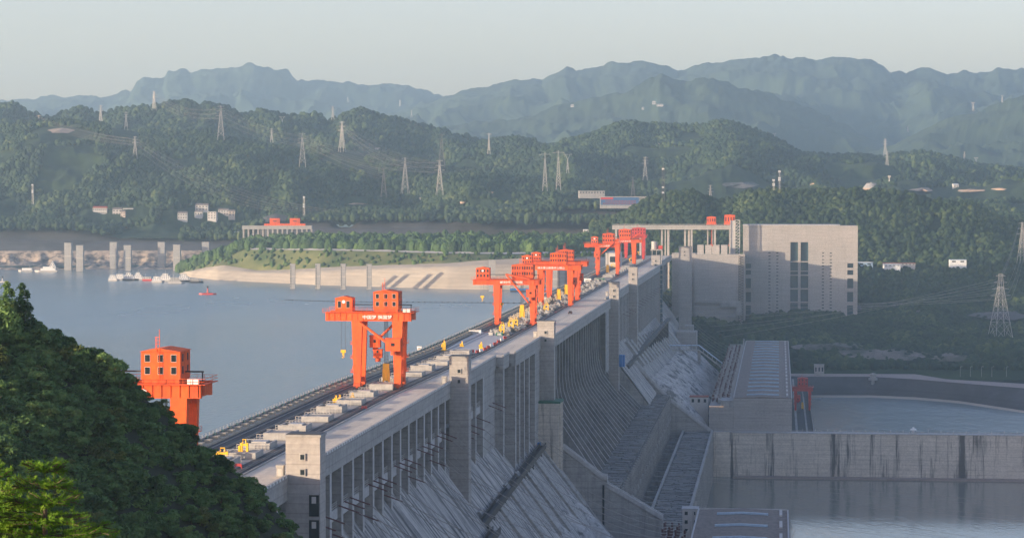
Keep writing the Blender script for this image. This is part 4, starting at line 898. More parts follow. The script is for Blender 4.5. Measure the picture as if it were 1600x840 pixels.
def crane(label, s, t, spec, mat, text=None, loc=None, rot=None):
    e = empty('gantry_crane', WD(s, t, 186.25) if loc is None else loc, DAMROT if rot is None else rot, label, 'gantry crane')
    xl, xr = spec['legs']; g0, g1 = spec['girder']; H = spec['H']; gh = spec.get('gh', 2.6); D = spec.get('D', 9.0); lw = spec.get('lw', 3.4)
    m2 = M['orange2'] if mat is M['orange'] else mat
    for y in (0, D):
        b = MB(); b.box(g0, g1, y - .7, y + .7, H - gh, H); b.box(g0, g1, y - .9, y + .9, H, H + .18); b.box(g0, g1, y - .85, y + .85, H - gh - .14, H - gh)
        for x in np.arange(g0 + 1, g1, 1.9): b.box(x, x + .12, y - .84, y + .84, H - gh, H)
        o = b.build('main_girder', mat, e)
        if y == 0 and text: solidtext(text[0], 1.35, M['white'], o, (text[1], -.93, H - gh + .65), 'lettering', width=text[2])
    b = MB(); b.box(g0 - .2, g0 + .9, .72, D - .72, H - gh + .2, H - .1); b.box(g1 - .9, g1 + .2, .72, D - .72, H - gh + .2, H - .1); b.box((g0 + g1) / 2 - .5, (g0 + g1) / 2 + .5, .72, D - .72, H - gh + .5, H - .2); b.build('end_beam', mat, e)
    b = MB(); b.box(g0 - .8, g1 + .8, -1.6, -.92, H - .02, H + .12); b.box(g1 + .25, g1 + 1.1, -1.6, D + 1.4, H - .02, H + .1); b.box(g0, g1, D + .92, D + 1.5, H - .02, H + .12); o = b.build('walkway', m2, e)
    r = MB()
    for x in np.arange(g0 - .8, g1 + .9, 1.6): r.bar((x, -1.55, H + .1), (x, -1.55, H + 1.3), .07); r.bar((x, D + 1.4, H + .1), (x, D + 1.4, H + 1.3), .07)
    for z in (.7, 1.3): r.bar((g0 - .8, -1.55, H + z), (g1 + 1, -1.55, H + z), .07); r.bar((g1 + 1, -1.55, H + z), (g1 + 1, D + 1.3, H + z), .07); r.bar((g0 - .8, D + 1.4, H + z), (g1 + 1, D + 1.4, H + z), .07)
    r.build('railing', mat, o)
    b = MB(); b.box(g0 + 4, g1 - .5, D / 2 - .15, D / 2 + .15, H + 2.2, H + 2.5)
    for x in (g0 + 4.2, g1 - .8): b.bar((x, D / 2, H), (x, D / 2, H + 2.3), .25)
    b.build('power_rail', M['darkmetal'], e)
    for xi, x in enumerate((xl, xr)):
        for y in (0, D):
            b = MB(); wt = lw; wb = lw * .62
            if spec.get('splay') and xi == 0: pass
            b.box(x - wb / 2, x + wb / 2, y - .8, y + .8, 1.6, 2.0)
            vs = []
            z0, z1 = 1.9, H - gh - .14
            b.add([(x - wb / 2, y - .75, z0), (x + wb / 2, y - .75, z0), (x + wb / 2, y + .75, z0), (x - wb / 2, y + .75, z0), (x - wt / 2, y - 1.0, z1), (x + wt / 2, y - 1.0, z1), (x + wt / 2, y + 1.0, z1), (x - wt / 2, y + 1.0, z1)],
                  [(3, 2, 1, 0), (4, 5, 6, 7), (0, 1, 5, 4), (1, 2, 6, 5), (2, 3, 7, 6), (3, 0, 4, 7)])
            o = b.build('leg', mat, e)
            lz = MB()
            for k in range(3):
                zz = 5 + k * 4.6; sx = 1 if xi else -1; xx = x + sx * (wb / 2 + .55)
                lz.box(xx - .55, xx + .55, y - 1.1, y + 1.1, zz, zz + .1); 
                for yy in (-1.1, 1.1): lz.bar((xx + sx * .5, y + yy, zz), (xx + sx * .5, y + yy, zz + 1.1), .07)
                for q in (.55, 1.1): lz.bar((xx + sx * .5, y - 1.1, zz + q), (xx + sx * .5, y + 1.1, zz + q), .07)
                lz.bar((xx, y - .9, zz), (x + sx * wb / 2, y + .9, zz + 4.4), .28, h=.12)
            lz.build('stair_landing', m2, o)
            b = MB(); b.box(x - 1.1, x + 1.1, y - 1.6, y + 1.6, .55, 1.55)
            for q in (-1.1, 0, 1.1): b.tube([(x - .4, y + q, .4), (x + .4, y + q, .4)], .42, 10)
            b.build('wheel_bogie', m2, o)
        b = MB(); b.box(x - .5, x + .5, .82, D - .82, 1.7, 3.2); b.box(x - .45, x + .45, 1.02, D - 1.02, H - gh - 1.8, H - gh - .4); b.build('sill_beam', mat, e)
    for (x0, x1, z0, z1, rows, cols, y0, y1) in spec['houses']:
        house(e, x0, x1, y0, y1, z0, z1, mat, rows, cols, emblem=(x1 - x0) < 7)
    # underframe of the trolley house
    x0, x1, z0 = spec['houses'][-1][0], spec['houses'][-1][1], spec['houses'][-1][2]
    if z0 > H + .8:
        MB().box(x0 + .2, x1 - .2, .1, D - .5, H + .2, z0 - .01).build('trolley_frame', m2, e)
    b = MB(); xm = x0 + (x1 - x0) * .45; zt = spec['houses'][-1][3]
    b.bar((xm, 1, zt), (xm, 1, zt + 4.2), .1); b.bar((xm - .8, 1, zt), (xm - .8, 1, zt + 2.6), .09); b.bar((xm - .8, 2, zt), (xm - .8, 2, zt + 2.6), .09)
    for z in (1.2, 1.9, 2.6): b.bar((xm - .9, 1, zt + z), (xm + .1, 1, zt + z), .08)
    for q in range(int((zt - z0) / .5)): b.bar((xm - .3, -.2, z0 + q * .5), (xm + .3, -.2, z0 + q * .5), .06)
    for q in (-.3, .3): b.bar((xm + q, -.2, z0), (xm + q, -.2, zt + .8), .07)
    b.build('aerial_mast', m2, e)
    if spec.get('ac'): 
        for q in (0, 1.25): MB().box(g1 - 2.6 + q, g1 - 1.5 + q, -1.3, -.6, H + .2, H + 1.3).build('air_conditioner', M['white'], e)
    for (xa, za, xb, zb, y) in spec.get('braces', []):
        MB().tube([(xa, y, za), (xb, y, zb)], .42, 8).build('brace', mat, e)
    for (xa, xb, ya, yb, za, zb) in spec.get('cabs', []):
        b = MB(); b.box(xa, xb, ya, yb, za, zb - .3); o = b.build('jib_cab', mat, e)
        MB().box(xa - .2, xb + .2, ya - .2, yb + .2, zb - .29, zb).build('cab_roof', m2, o); MB().box(xa + (xb - xa) * .38, xa + (xb - xa) * .62, ya - .06, ya - .003, za + 1.6, za + 2.6).build('window', M['glass'], o)
        MB().tube([((xa + xb) / 2, (ya + yb) / 2, za - 1.3), ((xa + xb) / 2, (ya + yb) / 2, za - .01)], .9, 10).build('slew_ring', m2, o)
    for (x, y, zt_, zb, kind) in spec.get('hooks', []):
        b = MB()
        for dx in ((-.7, .7) if kind == 'hook' else (-.6, -.25, .25, .6)): b.bar((x + dx, y, zb), (x + dx * .9, y, zt_), .09 if kind == 'hook' else .14)
        o = b.build('hoist_rope', M['darkmetal'], e)
        if kind == 'hook':
            h = MB(); h.box(x - .8, x + .8, y - .35, y + .35, zb - .9, zb); h.box(x - .3, x + .3, y - .2, y + .2, zb - 1.8, zb - .9); h.tube([(x, y, zb - 1.8), (x + .3, y, zb - 2.3), (x - .1, y, zb - 2.7), (x - .4, y, zb - 2.3)], .16, 6); h.build('hook_block', M['yellow'], o)
        else:
            h = MB(); h.box(x - 1.0, x + 1.0, y - .7, y + .7, zb - 3.2, zb); h.box(x - .6, x + .6, y - .5, y + .5, zb - 5.6, zb - 3.2); h.box(x - 1.2, x - .7, y - .4, y + .4, zb - 6.0, zb - 2); h.box(x + .7, x + 1.2, y - .4, y + .4, zb - 6.0, zb - 2); h.build('lifting_beam', M['yellow'], o)
    return e
H0 = 24.6
specA = dict(legs=(9.8, 23.1), girder=(-.6, 27.6), H=H0, gh=2.6, D=9, lw=3.5, ac=True,
             houses=[(2.3, 7.9, H0 + .2, H0 + 4.9, 1, 2, 1.0, 6.5), (15.0, 23.2, H0 + 1.0, H0 + 7.0, 2, 3, 0.2, 8.6)],
             braces=[(10.6, H0 - 3, 20.3, 14.5, -1.3), (21.5, H0 - 3, 12.6, 13.0, D := 9 + 1.2)],
             cabs=[(19.6, 24.4, -3.2, .2 - 1.3, 12.3, 16.5), (12.2, 15.6, 9.5, 12.5, 12.6, 16.6), (13.4, 16.2, 9.6, 12.0, 9.2, 12.0)],
             hooks=[(4.6, 3, H0 - 2.6, 12.2, 'hook'), (18.3, 6, H0 + .2, 7.6, 'beam')])
cA = crane('orange gantry crane standing alone and whole above the near part of the crest', 776.5, 0, specA, M['orange'], ('中国梦 强国梦', 11.6, 9.6))
c0_ = crane('orange gantry crane cut off by the leafy slope at the left', 481, 1.9, specA, M['orange'], ('不忘初心 牢记使命', 4.0, 12.5))
specB = dict(legs=(7.0, 24.2), girder=(-4.5, 27.5), H=21.8, gh=2.3, D=8, lw=3.3,
             houses=[(-3.2, 3.3, 22.0, 27.6, 2, 4, .5, 6), (14, 24.4, 23.0, 29.2, 2, 9, .5, 9)],
             braces=[(11.5, 24.5, 22.3, 11.0, -1.5), (11.5, 24.5, 23, 22.3, -1.5)],
             cabs=[(21.4, 25.6, -3.4, -1.1, 13.6, 17.4)], hooks=[(-.4, 3, 19.5, 14.0, 'hook'), (18.6, 5, 22, 9.6, 'beam'), (9.0, 3, 19.5, 10.5, 'hook')])
crane('orange gantry crane with a slanting jib, nearest of the mid-crest cluster', 1150, 5, specB, M['orange2'], ('新时代 新征程', 8.5, 11.0))
specC = dict(legs=(9.5, 26.2), girder=(-.6, 32.2), H=23.0, gh=2.6, D=9, lw=3.3,
             houses=[(-2.0 + 1.3, 4.6, 23.2, 28.4, 2, 4, .5, 7), (14.9, 24.0, 23.9, 29.9, 2, 7, .3, 9)],
             hooks=[(19.3, 5, 23, 9.5, 'beam')], braces=[], cabs=[(27.2, 29.6, 2.0, 6.0, 12, 16)])
crane('orange twin gantry crane at mid crest, the front one with the slogan', 1343, 4.4, specC, M['orange'], ('绿水青山就是金山银山', 8.0, 15.0))
crane('orange twin gantry crane at mid crest, the rear one', 1412, 2.5, specC, M['orange2'])
specD = dict(legs=(8.0, 23.2), girder=(-1.8, 25.2), H=24.0, gh=2.4, D=9, lw=3.4,
             houses=[(3.2, 8.2, 24.2, 29.6, 2, 3, .5, 6), (12.0, 21.0, 24.8, 32.2, 2, 5, .3, 9)],
             braces=[(20, 24.5, 8, 13.5, -1.5), (20, 24.5, 1, 22, -1.5)], cabs=[(5.6, 10, -3.2, -1.1, 14, 18.6)], hooks=[(15.5, 5, 24, 8, 'beam')])
crane('orange gantry crane with jib swung left, nearest of the far cluster', 1846, .2, specD, M['orange2'], ('共筑中国梦', 9, 8.5))
specE = dict(legs=(6.5, 20.6), girder=(-1.5, 28.0), H=22.3, gh=2.4, D=10, lw=4.2,
             houses=[(8.2, 17.6, 24.0, 31.4, 2, 5, .3, 9)], hooks=[(24.3, 5, 20, 12, 'hook')], braces=[(19.5, 24, 26, 28, -1.5)], cabs=[])
crane('tall orange gantry crane of the far cluster, its big house centred', 2105, 0, specE, M['orange'], ('为人民谋幸福', 7, 11))
specF = dict(legs=(2.0, 18.5), girder=(-3, 21.5), H=22.5, gh=2.0, D=9, lw=3.4, houses=[(-5.0, -1, 22.7, 28, 1, 2, .5, 6), (7.5, 20.5, 22.9, 30, 2, 5, .3, 9)], braces=[], cabs=[], hooks=[])
crane('orange gantry crane farthest along the crest, behind the tall one', 2290, 0, specF, M['red'])
# two travelling hoists on the viaduct
for u0, u1, vt, vb, lab in ((1103.5, 1119.5, 338, 351.5, 'orange hoist house on the viaduct, left of the two'), (1131, 1149.5, 335, 351.5, 'orange hoist house on the viaduct, right of the two beside the stair frame')):
    x0 = PS(u0, 345, 2505)[0]; x1 = PS(u1, 345, 2505)[0]; zb = PS(1100, vb, 2505)[1]; zt = PS(1100, vt, 2505)[1]; w = x1 - x0
    e = empty('travelling_hoist', WD(2506, (x0 + x1) / 2, zb), DAMROT, lab, 'hoist')
    MB().box(-w / 2, w / 2, -.5, 9, 0, 1.6).build('chassis', M['orange2'], e)
    house(e, -w / 2 + .6, w / 2 - .6, 0, 8.5, 1.65, zt - zb - .3, M['orange2'], 1, 4)
    b = MB(); b.box(-1.2, 1.2, 2, 5, -22, -20); b.bar((0, 3.5, -20), (0, 3.5, 0), .4); b.build('hoist_tackle', M['orange2'], e)
# two small cranes on the far lock head, and the lock head itself
lk = empty('ship_lock', WD(0, 0, 0), 0, 'pale concrete lock deck on rows of piers at the foot of the left hill', 'lock')
lk.location = (0, 0, 0); YL = 2960
def LP(u, v, Y=YL): q = PY(u, v, Y); return float(q[0]), float(q[1]), float(q[2])
a = LP(378, 352); b_ = LP(487, 362); bb = MB(); bb.box(a[0], LP(487, 360)[0], YL, YL + 14, LP(400, 358)[2], LP(400, 352.5)[2]); bb.build('deck', M['conc_clean'], lk)
for u in list(np.arange(379, 487, 7.6)):
    x = LP(u, 360)[0]; MB().box(x, x + 2.0, YL + 1, YL + 12, 165, LP(400, 358)[2] - .01).build('pier', M['conc_lift'], lk)
for k, (u0, u1, lab) in enumerate(((421, 436.5, 'left'), (452.5, 468, 'right'))):
    x0 = LP(u0, 345)[0]; x1 = LP(u1, 345)[0]; z0 = LP(400, 352.5)[2]; w = x1 - x0
    e = empty('small_gantry_crane', ((x0 + x1) / 2, YL + 4, z0), 0, 'small orange crane on the distant lock head, %s of the two' % lab, 'crane')
    MB().box(-w * 1.05, w * 1.05, -2, 4, 0, 2.4).build('bridge_beam', M['orange'], e); MB().box(-w * .5, w * .5, -1, 5, 2.41, 9.0).build('machine_house', M['orange'], e)
    b = MB(); b.bar((0, 2, 9), (0, 2, 10.5), .4); b.box(-w * .2, w * .2, -1.06, -1.003, 5, 6.2); b.build('roof_fitting', M['darkmetal'], e)
# the red crane on the tail deck
specR = dict(legs=(2.5, 16.5), girder=(-.5, 19.5), H=20.5, gh=3.2, D=9, lw=3.0, houses=[(4.5, 14.5, 21.5, 29, 2, 3, .5, 8)], hooks=[(9.5, 4, 18, 7, 'beam')], braces=[], cabs=[(2.4, 7.4, 2, 6, 8, 13.5)])
pr = PZ(1257, 641, 80.3); s_r, t_r = st(pr)
cr = crane('dark red gantry crane on the tailrace deck beside the far powerhouse', s_r, t_r, specR, M['red'], loc=(0, 0, 0)); cr.location = WD(s_r, 157.6, 80.3); cr.scale = (.78, .78, .88)

# ------------------------------------------------------------ things on the crest
rg = random.Random(11)
def hatch(s, t, w, d, h, label, kind=0):
    e = empty('hatch_cover', WD(s, t, 186.03), DAMROT, label, 'concrete hatch', 'concrete gate hatches between the crane rails')
    b = MB(); th = .5
    b.box(0, w, 0, th, 0, h); b.box(0, w, d - th, d, 0, h); b.box(0, th, th, d - th, 0, h); b.box(w - th, w, th, d - th, 0, h); b.build('kerb_wall', M['conc'] if kind != 1 else M['conc_clean'], e)
    if kind == 0: MB().box(th, w - th, th, d - th, 0, h * .55).build('cover_slab', M['asphalt'], e); MB().box(w * .3, w * .8, d * .3, d * .8, h * .55, h + .15).build('lid', M['galv'], e)
    else: MB().box(th, w - th, th, d - th, 0, h - .15).build('cover_slab', M['deck'], e)
    return e
hs = [548, 568, 590, 612, 636, 662, 690, 716, 745, 772, 800, 828, 856, 884, 912, 938]
for i, s in enumerate(hs):
    o = off(s); near = 'th' 
    lab = 'low concrete hatch between the crane rails, %s' % ['first in view past the leafy slope', 'beside the yellow lifting beams', 'just past the tall yellow beam', 'left of the nearest lift tower top', 'directly behind the nearest lift tower', 'second behind the nearest lift tower', 'third behind the nearest lift tower', 'three before the nearest clear crane', 'two before the nearest clear crane', 'right at the feet of the nearest clear crane', 'just behind the nearest clear crane', 'second behind the nearest clear crane', 'left of the second lift tower top', 'behind the second lift tower top', 'last but one before the fenced work yard', 'last before the fenced work yard'][i]
    hatch(s, o + 12.8 + (1.2 if i % 2 else 0), 7.6, 9.0, 1.5 if i % 3 else 1.9, lab, i % 2)
for i, s in enumerate(np.arange(552, 950, 12.5)):
    o = off(s); b = MB(); n = 9
    for k in range(n): b.bar((k * .9, 0, 0), (k * .9, 0, 1.5), .09)
    b.bar((0, 0, 1.5), (7.2, 0, 1.5), .1); b.bar((0, 0, .8), (7.2, 0, .8), .08)
    f_ = b.build('guard_rail', M['galv'], None, WD(s + 10.3, o + 11.7 + rg.random(), 186.04), DAMROT)
    tag(f_, 'pale metal guard rail across the crest slab between two hatches', 'railing', 'guard rails between the hatches')
# machinery crowding the mid crest
def machine(s, t, k):
    b = MB(); w = rg.uniform(1.2, 3.2); d = rg.uniform(1.5, 4.5); h = rg.uniform(.7, 2.2)
    b.box(0, w, 0, d, 0, h * .6); b.box(w * .2, w * .8, d * .2, d * .7, h * .6, h)
    for q in range(3): b.tube([(rg.uniform(0, w), rg.uniform(0, d), h * .5), (rg.uniform(0, w), rg.uniform(0, d), h * 1.15)], .22, 6)
    b.bar((-.6, d * .5, h * .4), (w + .6, d * .5, h * .4), .35)
    return b.build('gate_winch', [M['galv'], M['conc'], M['steel'], M['conc_clean'], M['conc'], M['darkmetal']][k % 6], None, WD(s, t, 186.04), DAMROT + rg.uniform(-.06, .06))
k = 0
for s in np.arange(1070, 1800, 5.2):
    o = off(s)
    for t in (12.4, 16.2, 19.4):
        if rg.random() < .78 and k < 290:
            m_ = machine(s + rg.uniform(0, 2), o + t + rg.uniform(-.3, .9), k); kk = k % 6; nm_ = ['galvanised', 'rough grey', 'rusty brown', 'pale grey', 'rough grey', 'dark steel'][kk]; tag(m_, 'small %s gate winch among the machinery packed between the crane rails' % nm_, 'winch', '%s gate winches on the spillway crest' % nm_); k += 1
for i, s in enumerate(np.arange(1810, 2250, 28)):
    hatch(s, off(s) + 12.6, 7.4, 12, 1.8, 'low concrete hatch on the far half of the crest, %s' % ['beside the jib crane', 'second past the jib crane', 'third past the jib crane'][min(i, 2)] if i < 3 else 'low concrete hatch on the farthest stretch of the crest', i % 2)
for i, s in enumerate(np.arange(1180, 1500, 16)):
    b = MB(); b.box(0, 1.6, 0, 1.8, 0, 1.9); b.box(-.3, 1.9, -.3, 2.1, 1.9, 2.5); b.tube([(.8, .9, 2.5), (.8, .9, 3.2)], .4, 8)
    o2 = b.build('concrete_plinth', M['bank'], None, WD(s, off(s) + 9.6, 186.04), DAMROT); tag(o2, 'pale capped plinth in the row along the upstream side of the gate winches', 'plinth', 'capped plinths on the spillway crest')
# yellow lifting beams
def ybeam(u, v, h, w, label, style=0):
    p = PZ(u, v, 186.1); h *= .88; e = empty('yellow_lifting_beam', (float(p[0]), float(p[1]), 186.06), DAMROT, label, 'lifting beam')
    b = MB(); b.box(-w / 2, -w / 2 + .5, -.4, .4, 0, h); b.box(w / 2 - .5, w / 2, -.4, .4, 0, h)
    for q in np.linspace(.3, h - .7, max(2, int(h / 1.4))): b.box(-w / 2 + .5, w / 2 - .5, -.35, .35, q, q + .5)
    b.build('frame', M['yellow'], e)
    MB().box(-w / 2 - .4, w / 2 + .4, -1.2, 1.2, 0, .5).build('foot', M['yellow'], e)
    b = MB(); b.tube([(-w * .2, 0, h), (-w * .2, 0, h + .8), (w * .2, 0, h + .8), (w * .2, 0, h)], .18, 6); b.box(-w / 2 - .5, -w / 2, -.5, .5, h * .4, h * .8); b.build('lifting_eye', M['yellow'], e)
    return e
ybeam(348, 718, 2.4, 2.6, 'squat yellow lifting beam at the very edge of the leafy slope')
ybeam(382, 713, 3.9, 1.9, 'tall yellow lifting beam behind the nearest lift tower to its left')
ybeam(525, 628, 1.5, 1.0, 'small yellow frame on the slab before the nearest clear crane, left one'); ybeam(531, 627, 1.5, .9, 'small yellow frame on the slab before the nearest clear crane, right one'); ybeam(551, 622, 1.0, .9, 'tiny yellow cap standing alone before the nearest clear crane')
ybeam(694, 547, 3.6, 1.2, 'slim yellow post beam at the near corner of the work yard')
ybeam(785, 523, 5.6, 1.9, 'yellow lifting beam left of the middle lift tower, nearest of three'); ybeam(799, 517, 6.0, 2.2, 'yellow lifting beam left of the middle lift tower, middle of three'); ybeam(806, 513, 5.0, 2.0, 'yellow lifting beam left of the middle lift tower, farthest of three')
ybeam(854, 489, 5.6, 2.2, 'yellow lifting beam between the middle cranes with a dark open middle'); ybeam(958, 418, 3.4, 3.2, 'yellow machine under the far jib crane'); ybeam(986, 409, 4.0, 2.8, 'yellow lifting beam at the foot of the tall far crane')
ybeam(722, 541, 1.6, .8, 'short yellow post in the middle of the work yard'); ybeam(752, 544, 2.2, .9, 'short yellow post beside the red barriers of the work yard')
# work yard with pale floor, red and white barriers
q = [PZ(u, v, 186.1) for u, v in ((693, 547), (742, 551), (800, 521), (746, 518))]
o = MB().add([(float(p_[0]), float(p_[1]), 186.06) for p_ in q] + [(float(p_[0]), float(p_[1]), 186.10) for p_ in q], [(3, 2, 1, 0), (4, 5, 6, 7), (0, 1, 5, 4), (1, 2, 6, 5), (2, 3, 7, 6), (3, 0, 4, 7)]).build('work_yard_slab', M['galv']); tag(o, 'pale grey work yard floor on the crest fenced by red barriers', 'slab')
bl = [(732, 551), (738, 550.5), (746, 551), (752, 549), (758, 547), (763, 544), (768, 541.5), (773, 539), (779, 535), (784, 532), (789, 529)]
bar0 = None
for i, (u, v) in enumerate(bl):
    p = PZ(u, v, 186.1); b = MB(); b.box(-.9, .9, -.25, .25, 0, .5); b.box(-.9, .9, -.12, .12, .5, 1.15)
    o = b.build('road_barrier', M['red'] if i % 3 else M['white'], None, (float(p[0]), float(p[1]), 186.11), DAMROT + .9); tag(o, 'red plastic road barrier in the row edging the work yard' if i % 3 else 'white plastic road barrier among the red ones edging the work yard', 'barrier', 'red barriers round the work yard' if i % 3 else 'white barriers round the work yard')
def cabinet(u, v, w, d, h, mat, label, name='equipment_cabinet', cat='cabinet'):
    p = PZ(u, v, 186.1); e = empty(name, (float(p[0]), float(p[1]), 186.06), DAMROT, label, cat)
    MB().box(-w / 2, w / 2, 0, d, 0, h).build('housing', M[mat], e); MB().box(-w / 2 - .1, w / 2 + .1, -.1, d + .1, h + .002, h + .15).build('lid', M['conc_clean'], e)
    MB().box(-w * .3, w * .3, -.05, -.003, h * .15, h * .75).build('door', M['galv'], e); return e
cabinet(599, 598, 1.3, 1.3, 1.9, 'tile', 'white equipment cabinet on the road side of the rails by the nearest clear crane')
cabinet(742, 521, 5.5, 2.5, 1.6, 'white', 'long white container at the back of the work yard', 'site_container', 'container')
cabinet(655, 547, 1.8, 1.5, 1.6, 'white', 'small white box on the upstream parapet near the work yard'); cabinet(848, 472, 4.5, 3, 3.0, 'tile', 'white hut with a blue stripe between the twin cranes', 'site_hut', 'hut')
cabinet(918, 441, 5, 3, 2.8, 'white', 'white hut near the far jib crane', 'site_hut', 'hut'); cabinet(937, 440, 7, 3, 2.6, 'green', 'dark green container beside the white hut near the far jib crane', 'site_container', 'container')
cabinet(780, 524, 3.0, 2, 1.4, 'green', 'small green box in front of the yellow lifting beams')
for (u, v, lab) in ((437, 745, 'grey kiosk at the foot of the nearest lift tower beside the road edge'), (694, 600, 'grey kiosk at the foot of the second lift tower'), (836, 527, 'grey kiosk at the foot of the third lift tower'), (948, 462, 'grey kiosk at the foot of the fourth lift tower')):
    cabinet(u, v, 1.6, 2, 2.6, 'conc', lab, 'door_kiosk', 'kiosk')
# road vehicle, cones, walkers' crates
p = PZ(891, 490, 186.05); e = empty('parked_car', (float(p[0]), float(p[1]), 186.05), DAMROT, 'small black car alone on the crest road beyond the middle tower', 'car')
b = MB(); b.box(-.9, .9, -2.2, 2.2, .35, .95, top=(.06, .06, .1, .1)); b.box(-.8, .8, -1.3, 1.5, .95, 1.5, top=(.15, .15, .5, .6)); b.build('body', M['black'], e)
MB().box(-.7, .7, -1.12, -1.02, 1.0, 1.35).build('rear_window', M['glass'], e)
for x in (-.85, .85):
    for y in (-1.4, 1.4): MB().tube([(x - .12, y, .34), (x + .12, y, .34)], .34, 12).build('wheel', M['darkmetal'], e)
for x in (-.7, .7): MB().box(x - .15, x + .15, -2.24, -2.19, .7, .85).build('tail_light', M['red'], e)
for u, v, lab in ((372, 731, 'red and white road barrier at the near end of the rails'), (569, 640, 'red and white road barrier beside the rails before the clear crane'), (866, 506, 'red barrier box beside the rails beyond the middle tower')):
    p = PZ(u, v, 186.05); b = MB(); b.bar((-.9, 0, 0), (-.3, 0, 1.1), .14); b.bar((.9, 0, 0), (.3, 0, 1.1), .14); b.box(-.9, .9, -.06, .06, .5, .75); b.box(-.8, .8, -.06, .06, .9, 1.1); tag(b.build('road_barrier', M['red'], None, (float(p[0]), float(p[1]), 186.05), DAMROT), lab, 'barrier')
# white storehouse at the far end of the crest, lamp standards along it
pp = PZ(972, 418, 186); hut('storehouse', st(pp)[0], st(pp)[1] - 8, 186, 12, 30, 12, 'plain white storehouse behind the far cranes', wall='tile', roof='galv', rows=1, cols=1, pitched=False)
def lamp(loc, h, label, group, arm=1.2):
    e = empty('street_lamp', loc, DAMROT, label, 'street lamp', group); MB().tube([(0, 0, 0), (0, 0, h)], [.16, .09], 6).build('pole', M['galv'], e); b = MB(); b.bar((0, 0, h), (arm, 0, h + .25), .1); b.box(arm - .1, arm + .7, -.2, .2, h + .18, h + .34); b.build('lamp_head', M['white'], e); return e
for i, (u, v, vt) in enumerate([(1510, 597, 581), (1526, 599, 579), (1543.5, 600, 582), (1560, 601, 581), (1583, 603, 584)]):
    p = PY(u, v, 2170); lamp((float(p[0]), 2200., 82.0), 9, 'slim street lamp on the river road at the right edge, %s' % ['first from the left', 'second from the left', 'third from the left', 'fourth from the left', 'nearest the frame edge'][i], 'street lamps on the river road')
# outgoing lines and their long insulator strings
lr = random.Random(4)
def outline(s, z, t, slen, ds, end, label, r=.06):
    e = empty('outgoing_power_line', WD(s, t, z), DAMROT, label, 'power line', 'power lines leaving the dam face')
    L_ = 5.6; dv = Vector((1.0, .28, -.40)); dv.normalize()
    for k_ in (-.45, .45):
        b = MB(); p0 = Vector((0, k_, 0)); b.tube([p0 + dv * (L_ * i / 10) for i in range(11)], [.08, .14] * 5 + [.08], 6); b.build('insulator_string', M['insul'], e)
    P0 = dv * L_; P1 = Vector((end[0] - t, end[1] - s, end[2] - z)); sag = 5.0; b = MB(); pts = []
    for i in range(15):
        w = i / 14; q = P0.lerp(P1, w); q.z -= sag * 4 * w * (1 - w); pts.append(q)
    b.tube(pts, r, 3); b.tube([p + Vector((0, .5, 0)) for p in pts], r, 3); b.build('conductor', M['wire'], e); return e
i = 0
for s in (560, 572, 592, 600, 608, 636, 644, 652, 680, 688, 698, 724, 734, 744, 766, 776):
    for z in (172.5,) if i % 2 else (172.5,):
        outline(s, z - .4, 37.3, 6, 0, (102 + (i % 4) * 3, s + 40 + 10 * (i % 3), 126), 'pair of dark insulator strings and wires springing from the first powerhouse bays of the dam'); i += 1
for s in (584, 622, 662, 706, 750): outline(s, 166, 37.3, 6, 0, (106, s + 130, 124), 'lower pair of dark insulator strings between the first two lift towers')
for s in (815, 830, 845, 862, 900, 912): outline(s, 170 - (s % 3), 38.0, 6, 0, (104, s + 60, 124), 'pair of dark insulator strings just beyond the second lift tower')
for s in np.arange(1590, 2060, 32): outline(float(s), 170, 44, 6, 0, (104, float(s) + 30, 118), 'pair of dark insulator strings on the far powerhouse bays')
# reservoir dolphins and guide piers
def gpier(u, vb, vt, wpx, z, label, group, ladder=False, name='mooring_pier'):
    p = PZ(u, vb, z); Y = float(p[1]); w = wpx * Y / F; h = (vb - vt) * Y / F
    e = empty(name, (float(p[0]), Y, z - 4), 0, label, 'pier', group)
    MB().box(-w / 2, w / 2, 0, w, 0, h + 4).build('shaft', M['conc_clean'], e); MB().box(-w / 2 - .25, w / 2 + .25, -.25, w + .25, h + 4.002, h + 4.8).build('cap', M['conc'], e)
    MB().box(-w / 2 + .01 - .03, w / 2 + .03, -.05, w + .03, h * .5 + 4, h * .5 + 4.8).build('joint_band', M['conc_wall'], e)
    if ladder:
        b = MB()
        for q in np.arange(5, h + 3, 1.7): b.box(-w / 2 + .35, -w / 2 + 1.5, -.06, -.003, q, q + .9)
        b.build('ladder_recess', M['darkmetal'], e)
    return e
for u, vb, vt in ((457, 451, 413), (496.5, 451, 413), (536, 452, 413), (576.5, 452, 413.5)): gpier(u, vb, vt, 7.6, 150, 'slim pier with ladder recess off the paved bank, %s of four' % {457: 'leftmost', 496.5: 'second', 536: 'third', 576.5: 'rightmost'}[u], 'slim piers off the paved bank', True)
for u, vb, vt, n in ((106, 421.5, 380, 'nearest the left edge'), (124.5, 423.5, 384, 'second from the left edge'), (177, 420, 379, 'third from the left edge'), (199, 422.5, 384, 'fourth from the left edge'), (252, 419, 379, 'fourth from the paved point'), (276, 422.5, 383, 'third from the paved point'), (321, 418, 379, 'second from the paved point'), (348, 409, 382, 'standing on the paved point')): gpier(u, vb, vt, 11, 150, 'broad guide pier before the rock bank, ' + n, 'broad guide piers by the rock bank')
gpier(769, 455, 407, 10.5, 150, 'broad pale pier behind the small house of the jib crane at mid crest', 'broad piers behind the cranes'); gpier(866.5, 452, 421, 12, 150, 'broad pale pier seen between the legs of the twin cranes', 'broad piers behind the cranes')
